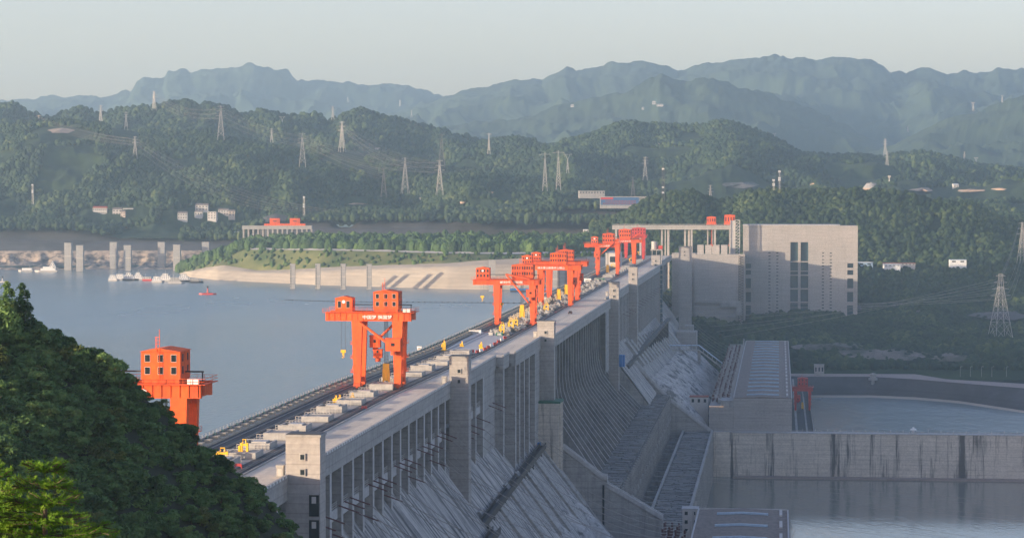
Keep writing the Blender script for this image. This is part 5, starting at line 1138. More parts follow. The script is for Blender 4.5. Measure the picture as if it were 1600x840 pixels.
# floating boom and blue pontoon
b = MB(); bp = [PZ(u, v, 150) for u, v in ((446, 468.5), (470, 469.5), (520, 471), (600, 472), (700, 472.5), (775, 473), (840, 474))]
pts = [(float(p[0]), float(p[1]), 150.1) for p in bp]; b.tube(pts, .25, 4)
for (p0, p1) in zip(pts[:-1], pts[1:]):
    n = int(math.dist(p0, p1) / 5)
    for i in range(n): w = i / n; q = [p0[k] * (1 - w) + p1[k] * w for k in range(3)]; b.box(q[0] - .8, q[0] + .8, q[1] - .4, q[1] + .4, 149.9, 150.7)
tag(b.build('floating_boom', M['darkmetal']), 'thin line of dark floats stretched across the reservoir in front of the paved bank', 'boom')
b = MB(); p0 = PZ(-40, 421, 150.2); p1 = PZ(315, 418, 150.2)
def pontoon(name, ua, va, ub, vb, hh, mat, label, roofm='blueglass', wdt=6):
    a = PZ(ua, va, 150); c = PZ(ub, vb, 150); L_ = float(np.linalg.norm(c - a)); e = empty(name, (float(a[0]), float(a[1]), 149.9), math.atan2(float(c[1] - a[1]), float(c[0] - a[0])), label, 'pontoon')
    MB().box(0, L_, 0, wdt, 0, 1.4).build('hull', M['darkmetal'], e); MB().box(0, L_, .4, wdt - .4, 1.41, hh).build('cabin', M[mat], e); b = MB()
    for x in np.arange(2, L_ - 3, 6): b.box(x, x + 3, .32, .396, 2.2, hh - .8)
    b.build('window_row', M[roofm], e); return e
pontoon('floating_walkway', -40, 420.5, 315, 417.5, 4.2, 'blueglass', 'long blue floating walkway under the bare rock bank', 'darkmetal')
pontoon('landing_pontoon', 797, 452, 862, 451, 6.2, 'tile', 'white landing pontoon with a blue hull behind the middle cranes', 'blue', 8)
for nm, v0 in (('blue', 0),): pontoon('landing_stage', 797, 455.5, 905, 455.5, 3.4, 'brightblue', 'low blue landing stage behind the middle cranes', 'darkmetal', 5)
# ------------------------------------------------------------ boats
def boat(u, v, L_, W__, label, decks=2, hullm='tile', cabm='white', rot=0.0, mast=True, red=False):
    L_ *= .85; p = PZ(u, v, 150); e = empty('moored_boat', (float(p[0]), float(p[1]), 149.8), rot, label, 'boat')
    hl = [(-L_ / 2, -W__ / 2 * .7), (-L_ / 2, W__ / 2 * .7), (L_ * .3, W__ / 2), (L_ / 2, 0), (L_ * .3, -W__ / 2)]
    b = MB(); b.slab([(x * .97, y * .85) for x, y in hl], 0, 1.0); b.slab(hl, .99, 2.2); b.build('hull', M[hullm], e); z = 2.2; x0, x1 = -L_ * .42, L_ * .22
    for d in range(decks):
        o = MB().box(x0, x1, -W__ * .36, W__ * .36, z, z + 2.3).build('deckhouse', M[cabm], e); MB().box(x0 - .3, x1 + .3, -W__ * .4, W__ * .4, z + 2.301, z + 2.5).build('deck_roof', M['tile'], o)
        b = MB(); n = max(2, int((x1 - x0) / 2.2))
        for k in range(n): xx = x0 + (k + .3) * (x1 - x0) / n; b.box(xx, xx + (x1 - x0) / n * .45, -W__ * .36 - .05, -W__ * .36 - .003, z + .9, z + 1.7)
        b.build('window_row', M['glass'], o); z += 2.1; x0 += L_ * .09; x1 -= L_ * .10
    if mast: b = MB(); b.bar((x0 + 1, 0, z), (x0 + 1, 0, z + 4), .25); b.bar((x0 + 1, -1, z + 3), (x0 + 1, 1, z + 3), .2); b.build('mast', M['galv'], e)
    return e
boat(178, 438.5, 15, 5, 'white launch at the left end of the moored cluster', 2)
boat(190, 437, 20, 6, 'pale grey work boat second from the left in the moored cluster', 2, 'galv')
boat(204, 438, 22, 7, 'white boat with three decks in the middle of the left cluster', 3, 'darkmetal')
boat(218, 437, 18, 6, 'white passenger boat at the right of the left cluster', 3)
boat(232, 438.5, 16, 5, 'low reddish barge between the two boat clusters', 1, 'red', 'tile')
boat(247, 441, 17, 5, 'sleek white cruiser at the left of the right cluster', 2)
boat(262, 439, 26, 8, 'large white boat with a rounded superstructure in the right cluster', 3)
boat(276, 442.5, 22, 6, 'grey patrol boat in front of the large white boat', 2, 'galv', 'galv')
boat(290, 440, 24, 6, 'white boat moored next to the paved point', 3, 'darkmetal')
boat(307, 441.5, 18, 5, 'low dark barge nearest the paved point', 1, 'darkmetal', 'galv')
boat(72, 424.5, 34, 8, 'long low white barge with a raised wheelhouse at the far left', 2, 'tile', rot=math.pi)
boat(40, 424, 22, 6, 'small grey barge behind the long white barge at the far left', 1, 'galv', rot=math.pi)
boat(84, 420, 14, 7, 'white tug with a tall bridge beside the leftmost pier', 4)
def buoy(u, v, mat, label, w=18, h=8):
    p = PZ(u, v, 150); e = empty('buoy_boat', (float(p[0]), float(p[1]), 149.8), 0, label, 'buoy')
    b = MB(); b.slab([(-w / 2, 0), (-w / 3, -1.6), (w / 3, -1.6), (w / 2, 0), (w / 3, 1.6), (-w / 3, 1.6)], 0, 1.6); b.build('hull', M[mat], e)
    b = MB(); b.tube([(0, 0, 1.6), (0, 0, h)], [1.1, .5], 8); b.build('beacon_post', M[mat], e); MB().tube([(0, 0, h), (0, 0, h + 2)], [.8, .8], 8).build('top_mark', M['black'], e); b = MB(); b.box(-4, 4, -.9, .9, 1.6, 2.0); b.build('deck', M['darkmetal'], e); return e
buoy(324.5, 460, 'red', 'red boat-shaped channel buoy floating alone in the reservoir', 17, 6.5); buoy(4, 441, 'tile', 'white boat-shaped channel buoy at the left edge', 17, 5)

# ------------------------------------------------------------ houses
def fhouse(u, v, wpx, hpx, label, wall='tile', roof='redroof', rows=2, cols=4, dep=9, pitched=True, name='house', cat='house', Y=None, zb=6):
    if Y is None: h = hit(u, v); Y = h[1] if h else 3400
    p = PY(u, v, Y); w = wpx * Y / F; h_ = hpx * Y / F
    e = empty(name, (float(p[0]), float(p[1]), float(p[2])), rg.uniform(-.12, .12), label, cat)
    MB().box(-w / 2, w / 2, 0, dep, -zb, h_).build('wall', M[wall], e); b = MB()
    if pitched:
        rh = min(2.6, h_ * .35); b.add([(-w / 2 - .5, -.5, h_ + .01), (w / 2 + .5, -.5, h_ + .01), (w / 2 + .5, dep + .5, h_ + .01), (-w / 2 - .5, dep + .5, h_ + .01), (-w / 2, dep / 2, h_ + rh), (w / 2, dep / 2, h_ + rh)], [(0, 1, 5, 4), (2, 3, 4, 5), (1, 2, 5), (3, 0, 4), (3, 2, 1, 0)])
    else: b.box(-w / 2 - .3, w / 2 + .3, -.3, dep + .3, h_ + .01, h_ + .5)
    b.build('roof', M[roof], e)
    for r_ in range(rows):
        for c in range(cols):
            x = -w / 2 + (c + .5) * w / cols; zz = h_ * (r_ + .3) / rows; MB().box(x - w / cols * .22, x + w / cols * .22, -.08, -.005, zz, zz + h_ / rows * .42).build('window', M['glass'], e)
    return e
fhouse(156, 335, 22, 10, 'long white farmhouse with red eaves on the lower left hillside', cols=7, Y=3440); fhouse(128, 333, 9, 5, 'small brick red shed left of the long farmhouse', 'redroof', 'redroof', 1, 2, Y=3450)
fhouse(183, 336, 14, 9, 'white house with a grey roof just right of the long farmhouse', roof='roof', cols=3, Y=3430); fhouse(200, 335, 16, 9.5, 'white flat-roofed house in the middle of the left hamlet', roof='conc', pitched=False, cols=4, Y=3450); fhouse(192, 339, 7, 8, 'narrow cream annexe between two white houses', 'tilewarm', 'roof', 2, 2, Y=3420)
fhouse(285, 342, 15, 9, 'white house standing lowest in the right hamlet', roof='roof', cols=4, Y=3420); fhouse(315, 329, 20, 8.5, 'white gabled house highest in the right hamlet', roof='roof', cols=4, Y=3470); fhouse(310, 337, 12, 6, 'small white house under the gabled one', roof='roof', rows=1, cols=3, Y=3440)
fhouse(331, 342, 14, 11, 'three-storey white house in the right hamlet', roof='conc', pitched=False, rows=3, cols=3, Y=3430); fhouse(349, 336, 16, 8, 'long pale house at the right of the right hamlet', roof='roof', cols=4, Y=3460); fhouse(362, 337, 10, 7, 'rightmost house of the right hamlet', 'tilewarm', 'roof', 2, 2, Y=3450)
fhouse(70, 321, 9, 3.5, 'small concrete hut beside the hillside mast', 'conc_clean', 'conc', 1, 2, pitched=False, Y=3480)
fhouse(262, 369, 74, 3.2, 'long low white lock building with many columns', 'tile', 'white', 1, 26, 8, False, 'lock_building', 'building', Y=3350); fhouse(330, 368, 26, 3.4, 'low white pavilion right of the long lock building', 'tile', 'white', 1, 7, 8, False, 'lock_building', 'building', Y=3350); fhouse(370, 366, 16, 3.4, 'low white building just left of the lock head piers', 'tile', 'white', 1, 5, 8, False, 'lock_building', 'building', Y=3350); fhouse(218, 368, 8, 2, 'small white shed at the left end of the lock buildings', 'tile', 'white', 1, 2, 6, False, 'lock_building', 'building', Y=3350)
fhouse(590, 235, 8, 3.5, 'tiny white house high between the ridges', cols=2, roof='roof', Y=None) if hit(590, 235) else None
fhouse(655, 313, 9, 4, 'small white house among trees below the pylons', cols=3, roof='roof'); fhouse(628, 392 - 1, 35, 4.5, 'open-fronted white pavilion with a row of posts by the bank road', 'conc_clean', 'white', 1, 8, 8, False, 'roadside_pavilion', 'building', Y=2760)
fhouse(925, 303, 40, 4.5, 'long pale building on the knoll left of the billboard', 'conc_clean', 'conc', 1, 9, 12, False, 'hilltop_building', 'building', Y=3380); fhouse(748, 402, 26, 5, 'small pale pumping station on the dark mound at the shore', 'conc_clean', 'conc', 1, 5, 9, False, 'pumping_station', 'building', Y=2640)
fhouse(918, 362, 14, 3, 'low white roofed shed in the woods left of the viaduct', 'tile', 'white', 1, 3, 9, False, 'shed', 'building', Y=3150); fhouse(1040, 324, 28, 2.4, 'long low white roof showing among the trees behind the viaduct', 'tile', 'white', 1, 5, 9, False, 'shed', 'building', Y=2880)
fhouse(1352, 415, 24, 5, 'pale green shed right beside the ship lift', 'skylight', 'white', 1, 2, 10, False, 'shed', 'building', Y=2665); fhouse(1405, 414, 50, 2.6, 'long low red-roofed canteen among the trees right of the ship lift', 'tile', 'redroof', 1, 9, 10, True, 'canteen', 'building', Y=2680); fhouse(1394, 416, 26, 2.6, 'white arched sheds in front of the red-roofed canteen', 'white', 'white', 1, 4, 7, True, 'shed', 'building', Y=2650)
fhouse(1497, 411, 26, 5, 'bright white hut with a pale green roof farther right in the woods', 'white', 'skylight', 1, 2, 9, False, 'shed', 'building', Y=2680); fhouse(1494, 293, 8, 4.5, 'lone white gabled house on the hazy slope at the right', roof='white', cols=2); fhouse(1283, 580, 6, 2, 'low wall block at the river road', 'conc', 'conc', 1, 1, 3, False, 'shed', 'building', Y=2232)
fhouse(894, 166, 5, 2.2, 'tiny pale hamlet house high on the hazy mountain, left one', 'conc_clean', 'tile', 1, 2, 9, Y=7350, zb=3); fhouse(1022, 162, 6, 3, 'tiny pale hamlet house high on the hazy mountain, tallest one', 'conc_clean', 'tile', 1, 2, 9, Y=7450, zb=3); fhouse(1031, 165, 10, 2, 'tiny long pale hamlet house high on the hazy mountain', 'conc_clean', 'tile', 1, 3, 9, Y=7450, zb=3); fhouse(1005, 170, 3, 2, 'tiny pale hamlet house below the others on the hazy mountain', 'conc_clean', 'tile', 1, 1, 9, Y=7350, zb=3)
# billboard building
p = PY(972, 321, 3250); e = empty('billboard_building', (float(p[0]), 3250., float(p[2])), .02, 'long hall with a blue and red billboard front on top of the dark cutting', 'building'); k = 3250 / F
MB().box(-34 * k, 38 * k, 0, 9, -4, 13.0 * k).build('hall', M['conc'], e); MB().box(-35 * k, 38 * k, -1.2, 10, 13.01 * k, 14.0 * k).build('roof', M['galv'], e)
bb = MB().box(-33.5 * k, 26 * k, -.6, -.01, 1.0 * k, 12.6 * k).build('billboard', M['blue'], e); MB().box(-33.4 * k, -14 * k, -.7, -.61, 9.5 * k, 12.5 * k).build('red_panel', M['red'], bb)
b = MB(); rgx = random.Random(3)
for row, zz in enumerate((5.8, 2.4)):
    x = -26 + row * -4
    while x < 22: w = rgx.uniform(1.2, 2.2); b.box(x * k, (x + w * .8) * k, -.72, -.61, zz * k, (zz + 1.8) * k); x += w + .5
b.build('text_blocks', M['redroof'], bb)
# hilltop dome hall and column
h = hit(1360, 300) or Vector(PY(1360, 300, 2850).tolist()); Yd = h[1] - 6; k = Yd / F; p = PY(1361, 300, Yd)
e = empty('hilltop_dome_hall', (float(p[0]), Yd, float(p[2])), 0, 'squat round brown hall with ribbed cone roof on the wooded hilltop', 'building')
MB().tube([(0, 0, -8), (0, 0, 6 * k)], [14 * k, 13 * k], 20).build('round_wall', M['soil'], e)
b = MB(); b.tube([(0, 0, 6 * k + .01), (0, 0, 9 * k), (0, 0, 14 * k)], [12.4 * k, 11 * k, 6.5 * k], 20)
for i in range(20): a = 2 * math.pi * i / 20; b.bar((12.6 * k * math.cos(a), 12.6 * k * math.sin(a), 6 * k), (6.7 * k * math.cos(a), 6.7 * k * math.sin(a), 14 * k), .5)
b.build('ribbed_roof', M['conc'], e); MB().tube([(0, 0, 14 * k + .01), (0, 0, 15.6 * k)], .8, 8).build('finial', M['conc_clean'], e)
b = MB(); b.box(-38 * k, 40 * k, -14 * k, -13.4 * k, -6, .6 * k); o = b.build('terrace_wall', M['bank'], e)
b = MB()
MB().tube([(0, 0, -8), (0, 0, 22 * k)], [.8, .7], 8).build
e = empty('tall_column', WD(*st(PY(1389.5, 298, Yd)), 0), 0, 'tall slender pale column beside the hilltop dome', 'column'); e.location.z = float(PY(1389.5, 298, Yd)[2])
MB().tube([(0, 0, -10), (0, 0, 21 * k)], [1.2, .9], 8).build('shaft', M['tile'], e); MB().box(-1.8, 1.8, -1.8, 1.8, 21 * k + .01, 23.5 * k).build('capital', M['tile'], e)

# ------------------------------------------------------------ pylons, masts and their wires
def pylon(u, vb, vt, label, style='std', Y=None, mat='galv', bw=None, arms=3, rot=None, basew=.2):
    if Y is None: h = hit(u, vb + 1.5); Y = h[1] if h else 3600
    p = PY(u, vb, Y); H = (vb - vt) * Y / F; th = max(.28, Y / F * .34); rot = rg.uniform(-.3, .3) if rot is None else rot
    e = empty('lattice_pylon' if style != 'mast' else 'radio_mast', (float(p[0]), float(p[1]), float(p[2])), rot, label, 'pylon' if style != 'mast' else 'mast')
    bw_ = H * basew if bw is None else bw; tw = bw_ * .22
    b = MB()
    if style == 'mast':
        for sx, sy in ((-1, 0), (1, -.6), (1, .6)): b.bar((sx * bw_ / 2, sy * bw_ / 2, -4), (sx * bw_ / 3, sy * bw_ / 3, H), th)
        z = 0
        while z < H - bw_: b.bar((-bw_ / 2.3, 0, z), (bw_ / 2.3, 0, z + bw_), th * .7); b.bar((bw_ / 2.3, 0, z + bw_), (-bw_ / 2.3, 0, z + 2 * bw_), th * .7); z += 2 * bw_
        b.build('lattice_tower', M[mat], e); c = MB()
        for zz in (H * .52, H * .62, H * .96):
            for a in range(6): c.box(1.2 * math.cos(a) - .3, 1.2 * math.cos(a) + .3, 1.2 * math.sin(a) - .2, 1.2 * math.sin(a) + .2, zz, zz + 2)
        c.build('antenna', M['white'], e); c = MB(); c.bar((0, 0, H), (0, 0, H * 1.08), th * .6); c.build('lightning_rod', M['galv'], e); return e, p, H
    waist = H * (.62 if style == 'vee' else .8)
    lv = [0]; z = 0; 
    while z < waist - .5: w = bw_ + (tw - bw_) * (z / waist); z += max(w * .85, 2.0); lv.append(min(z, waist))
    W2 = lambda z: (bw_ + (tw - bw_) * min(1, z / waist)) / 2
    for sx in (-1, 1):
        for sy in (-1, 1): b.bar((sx * (W2(0) + .4), sy * (W2(0) + .4), -6), (sx * W2(waist), sy * W2(waist), waist), th * 1.15)
    for z0, z1 in zip(lv[:-1], lv[1:]):
        a, c = W2(z0), W2(z1)
        for f_ in range(4):
            pa = [(-a, -a), (a, -a), (a, a), (-a, a)][f_]; pb = [(a, -a), (a, a), (-a, a), (-a, -a)][f_]; qa = [(-c, -c), (c, -c), (c, c), (-c, c)][f_]; qb = [(c, -c), (c, c), (-c, c), (-c, -c)][f_]
            b.bar((*pa, z0), (*qb, z1), th * .7); b.bar((*pb, z0), (*qa, z1), th * .7); b.bar((*qa, z1), (*qb, z1), th * .6)
    if style == 'std':
        c = W2(waist)
        for sx in (-1, 1):
            for sy in (-1, 1): b.bar((sx * c, sy * c, waist), (sx * c * .6, sy * c * .6, H), th)
    b.build('lattice_tower', M[mat], e); ar = MB(); tips = []
    if style == 'vee':
        W_a = H * .22
        for sy in (-.6, .6):
            ar.bar((0, sy, waist), (-W_a * .75, sy, H * .96), th * 1.1); ar.bar((0, sy, waist), (W_a * .75, sy, H * .96), th * 1.1); ar.bar((-W_a * 1.25, sy, H * .94), (W_a * 1.25, sy, H * .94), th * 1.1)
        ar.bar((-W_a * .9, 0, H * .95), (-W_a * 1.1, 0, H), th); ar.bar((W_a * .9, 0, H * .95), (W_a * 1.1, 0, H), th); tips = [(-W_a * 1.25, H * .92), (0, H * .92), (W_a * 1.25, H * .92)]
    else:
        for i in range(arms):
            zz = H * (.66 + .30 * i / max(1, arms - 1)) if arms > 1 else H * .93; al = H * (.17 - .03 * i)
            for s_ in (-1, 1):
                ar.bar((0, 0, zz), (s_ * al, 0, zz + .3), th * .9); ar.bar((0, 0, zz + H * .035), (s_ * al, 0, zz + .3), th * .7); tips.append((s_ * al, zz - 2))
    ar.build('crossarm', M[mat], e); ins = MB()
    for x, z in tips: ins.bar((x, 0, z + 2), (x, 0, z - 1), th * .6)
    ins.build('insulator', M['darkmetal'], e)
    e['_t'] = 0; del e['_t']; TIPS[label] = [(float(p[0]) + x * math.cos(rot), float(p[1]) + x * math.sin(rot), float(p[2]) + z - 1) for x, z in tips]
    return e, p, H
TIPS = {}
PL = [(345, 213, 165, 'tall pylon at the left hill crest with wires running both ways', 'std', 3950), (472.5, 255, 208, 'pylon midway up the left hill left of the twin ridge pylons', 'std', 3700), (534.5, 232, 190, 'pylon on the ridge near the centre left', 'std', 3900),
      (633, 296, 246, 'pale pylon low on the hill above the dark cutting, left of two bright ones', 'std', 3450), (687, 298, 250, 'pale pylon low on the hill above the dark cutting, right of two bright ones', 'std', 3450), (690, 255, 209, 'rusty pylon directly behind the right bright one', 'std', 3750), (599.5, 302, 262, 'dim brown pylon left of the two bright ones', 'std', 3520),
      (211, 243, 213, 'small pylon halfway up the left hill', 'std', 3750), (241, 170, 143, 'pylon with six arms on the far left ridge', 'std', 4850), (157.5, 190, 165, 'pale pylon in the dip of the far left ridge', 'std', 4600), (197, 199, 175, 'thin pylon on the left hilltop among trees', 'std', 4150), (61, 212, 180, 'brown pylon above the terraced clearing', 'std', 4050),
      (424.5, 219, 201, 'short pylon peeping over the left hill', 'std', 4150), (441, 198, 182, 'V-headed pylon behind the left hill', 'vee', 4700), (520, 184, 166, 'faint pylon on the far ridge left of centre', 'std', 4850), (764, 235, 208, 'pylon on the ridge left of the pair of slim masts', 'std', 4000),
      (851.5, 292, 238, 'left of the pair of tall slim masts above the cutting', 'std', 3500), (872.5, 291, 235, 'right of the pair of tall slim masts above the cutting', 'std', 3500), (887, 265, 240, 'dim V-headed pylon behind the pair of slim masts', 'vee', 4000), (1008, 276, 245, 'dim pylon in the hazy valley at centre', 'std', 3900), (989, 305, 276, 'brown pylon just above the billboard hall', 'std', 3500),
      (1171, 237, 208, 'pylon on the rounded hazy hill behind the ship lift', 'std', 4700), (1201, 243, 219, 'brown pylon on the right flank of the rounded hazy hill', 'std', 4650), (1210.5, 218, 208, 'white V-headed pylon on the skyline of the rounded hill', 'vee', 4850), (1386, 262, 236, 'front pylon of a close pair on the hazy low ridge', 'std', 4400), (1383, 242, 217, 'rear pylon of a close pair on the hazy low ridge', 'std', 4780),
      (1507, 252, 237, 'thin pylon on the hazy ridge at the right', 'std', 4800), (1525, 258, 246, 'small V-headed pylon on the hazy ridge at the right', 'vee', 4780), (1418.5, 204, 196.5, 'bright V-headed pylon low on the blue mountain', 'vee', 8200), (1520.5, 170, 160, 'bright V-headed pylon on the shoulder of the blue mountain', 'vee', 6700), (1566, 157, 149, 'bright V-headed pylon highest on the blue mountain', 'vee', 7100),
      (1110, 320, 289, 'thin dark pylon in the trees left of the ship lift', 'std', 2930), (543.5, 158, 152, 'faint pylon on the far blue range, left one', 'std', 11500), (625, 164, 156, 'faint pylon on the far blue range, right one', 'std', 11300), (643, 181, 172, 'faint pylon low before the far blue range', 'std', 8600), (1286, 222, 212, 'faint pylon on the blue slope right of the rounded hill', 'std', 8300)]
for u, vb, vt, lab, sty, Y in PL:
    pylon(u, vb, vt, lab, sty, Y, 'galv' if 'brown' not in lab and 'rusty' not in lab else 'steel', arms=1 if 'slim' in lab else 3, basew=.12 if 'slim' in lab else .2)
# the big double pylon on the right
pylon(1563, 529, 427, 'very tall pale double-circuit pylon standing on the right slope', 'std', 2330, 'galv', arms=4, rot=.25, basew=.3); pylon(1597, 402, 347, 'pylon cut by the right edge of the frame', 'std', 2600, 'galv', rot=.2, arms=3)
pylon(1036, 346, 262, 'red and white telecom mast behind the viaduct', 'mast', 2860, 'steel', bw=3.2); pylon(475, 341, 308, 'white telecom mast above the dark cutting', 'mast', 3345, 'tile', bw=2.6); pylon(51, 315, 289, 'pale telecom mast on the left hillside', 'mast', 3500, 'tile', bw=2.2); pylon(1218, 298, 268, 'thin mast on the wooded hilltop above the ship lift', 'mast', 2890, 'galv', bw=1.4); pylon(1209, 300, 282, 'shorter thin mast on the wooded hilltop above the ship lift', 'mast', 2890, 'galv', bw=1.2)
def wires(P0, P1, n_label, sag=.05, r=.085):
    b = MB()
    for a, c in zip(P0, P1):
        a = Vector(a); c = Vector(c); L_ = (c - a).length; pts = []
        for i in range(17): w = i / 16; q = a.lerp(c, w); q.z -= sag * L_ * 4 * w * (1 - w) * .25 * 2; pts.append(q)
        b.tube(pts, r, 3, False)
    o = b.build('power_line', M['wire']); tag(o, n_label, 'power line')
T = lambda k: [v for q, v in TIPS.items() if k in q][0]
wires(T('left hill crest'), T('midway up the left hill left'), 'wires between the hill crest pylon and the pylon midway down'); wires(T('midway up the left hill left'), T('dim brown pylon left'), 'wires running down to the dim brown pylon'); wires(T('ridge near the centre left'), T('left of two bright'), 'wires from the centre ridge pylon down to the left bright pylon')
wires(T('ridge near the centre left'), T('right of two bright'), 'wires from the centre ridge pylon down to the right bright pylon'); wires(T('small pylon halfway'), [tuple(PY(430 + 20 * i, 330, 3100)) for i in range(6)], 'wires descending the left hill toward the lock'); wires(T('left hill crest'), T('small pylon halfway'), 'wires from the hill crest pylon to the small left pylon', .03)
wires(T('small pylon halfway'), T('brown pylon above the terr'), 'wires from the small left pylon to the terrace pylon', .03); wires(T('left hill crest'), T('six arms'), 'wires leaving the hill crest pylon for the far left ridge', .03); wires(T('right of two bright'), T('left of the pair of tall'), 'wires from the right bright pylon to the slim masts', .03); wires(T('midway up the left hill left'), T('right of two bright'), 'wires sagging across the hollow to the right bright pylon', .06)
wires(T('very tall pale'), T('right edge of the frame'), 'wires from the double pylon to the right edge'); wires(T('very tall pale'), [tuple(PY(1060 + 10 * i, 470 + 8 * i, 2150)) for i in range(8)], 'wires from the double pylon back to the far powerhouse', .02, .12)
for i, (u0, v0, u1, v1) in enumerate(((1130, 760, 1720, 815), (1160, 800, 1720, 862), (1000, 735, 1720, 790), (1240, 790, 1760, 872))):
    a = PY(u0, v0, 1000); c = PY(u1, v1, 820); wires([tuple(a), tuple(a + np.array([0, 0, -1.6]))], [tuple(c), tuple(c + np.array([0, 0, -1.6]))], 'thin twin cables crossing above the calm river, %s' % ['second from the top', 'third from the top', 'topmost', 'lowest'][i], .01, .05)

# bare patches on the hills
def patch(name, u, v, wpx, hpx, mat, label, lift=4.0, kind='structure'):
    c = hit(u, v)
    if c is None: return
    b = MB(); n = 12; pts = []
    rgp = random.Random(int(u)); ring = []
    for i in range(n):
        a = 2 * math.pi * i / n; rr = rgp.uniform(.7, 1.15); q = hit(u + wpx / 2 * rr * math.cos(a), v + hpx / 2 * rr * math.sin(a))
        if q is not None and abs(q[1] - c[1]) < 600: ring.append((q[0], q[1] - lift, q[2] + lift * .9))
    if len(ring) < 5: return
    b.add([(c[0], c[1] - lift * 1.6, c[2] + lift * 1.3)] + ring, [(0, i + 1, (i + 1) % len(ring) + 1) for i in range(len(ring))]); o = b.build(name, M[mat]); o['kind'] = kind
for u, v, w, h_, m_ in ((1025, 227, 36, 7, 'soil'), (1160, 292, 80, 14, 'rubble'), (1440, 300, 50, 8, 'soil'), (1515, 301, 60, 6, 'soil'), (1560, 299, 30, 6, 'soil'), (95, 207, 60, 12, 'soil'), (120, 200, 30, 6, 'grass'), (560, 322, 40, 4, 'soil'), (765, 305, 18, 5, 'soil'), (720, 320, 20, 5, 'soil'), (1270, 291, 14, 5, 'soil'), (920, 311, 50, 8, 'grass'), (1112, 224, 10, 3, 'soil'), (1215, 229, 8, 4, 'soil')): patch('bare_ground', u, v, w * .75, h_ * .75, m_, '', 4.0)
for u, v, w, h_ in ((1380, 560, 150, 22), (1290, 548, 120, 14), (1480, 565, 60, 14)): patch('rock_face', u, v, w, h_, 'rubble', '', 5.0)
patch('slope_paving', 1400, 482, 120, 26, 'shot', '', 3.0); patch('slope_paving', 1560, 502, 90, 16, 'shot', '', 7.0)

# ------------------------------------------------------------ near slope on the left
def fz(X, Y):
    zr = np.interp(X, [-130, -100, -84, -74, -70, -64, -59, -54.5, -50.5, -47, -43, -40, -37, -33.5, -28, -20, -5], [244, 241, 236.5, 235.8, 233.5, 230.8, 228.3, 225.3, 222.3, 219, 216, 213.5, 211, 207.5, 201.5, 190, 168])
    d = 350 - Y
    z = zr - np.where(d > 0, d * .36, -d * .6)
    z = np.where(Y < 240, np.maximum(z, -1e9) , z)
    near = 243.6 - np.maximum(0, Y - 26) * .55 - np.maximum(0, X + 3.5) * .5 - np.abs(np.minimum(0, Y - 10)) * .0
    return np.maximum(z - np.where(X > -60, 4.6, 3.8), near)
xs_ = np.linspace(-150, 8, 110); ys_ = np.linspace(8, 440, 160); XX, YY = np.meshgrid(xs_, ys_); ZZ = fz(XX, YY) + (fbm(XX * .05, YY * .05, 3, 77) - .5) * 2.5 * (YY > 60)
V = np.stack([XX, YY, ZZ], -1).reshape(-1, 3); idx = np.arange(160 * 110).reshape(160, 110); Fc = np.stack([idx[:-1, :-1], idx[:-1, 1:], idx[1:, 1:], idx[1:, :-1]], -1).reshape(-1, 4)
me = bpy.data.meshes.new('near_slope'); me.from_pydata(V.tolist(), [], Fc.tolist()); me.materials.append(M['floor']); o = bpy.data.objects.new('near_slope', me); COL.objects.link(o); o['kind'] = 'structure'
def leafmesh(name, blobs, n, size, mat, seed, droop=0.0, flat=0.75):
    rg_ = np.random.default_rng(seed); k = rg_.choice(len(blobs), n, p=np.array([b[3] ** 2 for b in blobs]) / sum(b[3] ** 2 for b in blobs))
    C = np.array([b[:3] for b in blobs])[k]; Rr = np.array([b[3] for b in blobs])[k][:, None]
    d = rg_.normal(size=(n, 3)); d[:, 2] = np.where(rg_.random(n) < .75, np.abs(d[:, 2]), d[:, 2]); d /= np.linalg.norm(d, axis=1)[:, None]
    rad = (0.62 + .42 * rg_.random(n) ** .6)[:, None] * (1 + .25 * (fbm(d[:, 0] * 3 + k, d[:, 1] * 3 + d[:, 2] * 2, 2, seed) - .5))[:, None]
    P = C + d * Rr * rad * np.array([1, 1, flat]); P[:, 2] -= droop * rg_.random(n)
    nn = d + rg_.normal(size=(n, 3)) * .75; nn[:, 2] += .5; nn /= np.linalg.norm(nn, axis=1)[:, None]
    t1 = np.cross(nn, rg_.normal(size=(n, 3))); t1 /= np.linalg.norm(t1, axis=1)[:, None]; t2 = np.cross(nn, t1); s = (size * (.6 + .8 * rg_.random(n)))[:, None]
    Q = np.stack([P - t1 * s, P - t2 * s * .45, P + t1 * s, P + t2 * s * .45], 1).reshape(-1, 3)
    me = bpy.data.meshes.new(name); me.from_pydata(Q.tolist(), [], np.arange(n * 4).reshape(n, 4).tolist()); me.materials.append(mat); return me
def blobs_for(seed, kind):
    r_ = random.Random(seed); B = []
    if kind == 'cone':
        for i in range(26): z = 1.0 + i * .28; w = max(.3, 2.9 * (1 - (z - 1) / 8)); a = r_.uniform(0, 6.28); B.append((w * .55 * math.cos(a), w * .55 * math.sin(a), z, w * .55 + .2))
    elif kind == 'shrub':
        for i in range(9): a = r_.uniform(0, 6.28); q = r_.uniform(0, 1.3); B.append((q * math.cos(a), q * math.sin(a), r_.uniform(.2, 1.2), r_.uniform(.5, .95)))
    else:
        for i in range(22): a = r_.uniform(0, 6.28); q = r_.uniform(.3, 2.3); z = r_.uniform(1.8, 5.2); q *= 1.15 - abs(z - 3.2) * .18; B.append((q * math.cos(a), q * math.sin(a), z, r_.uniform(.65, 1.25)))
    return B
CR = [leafmesh('crown', blobs_for(10 + i, 'tree'), 4200, .30, M['leaf'], 10 + i, flat=.62) for i in range(4)]
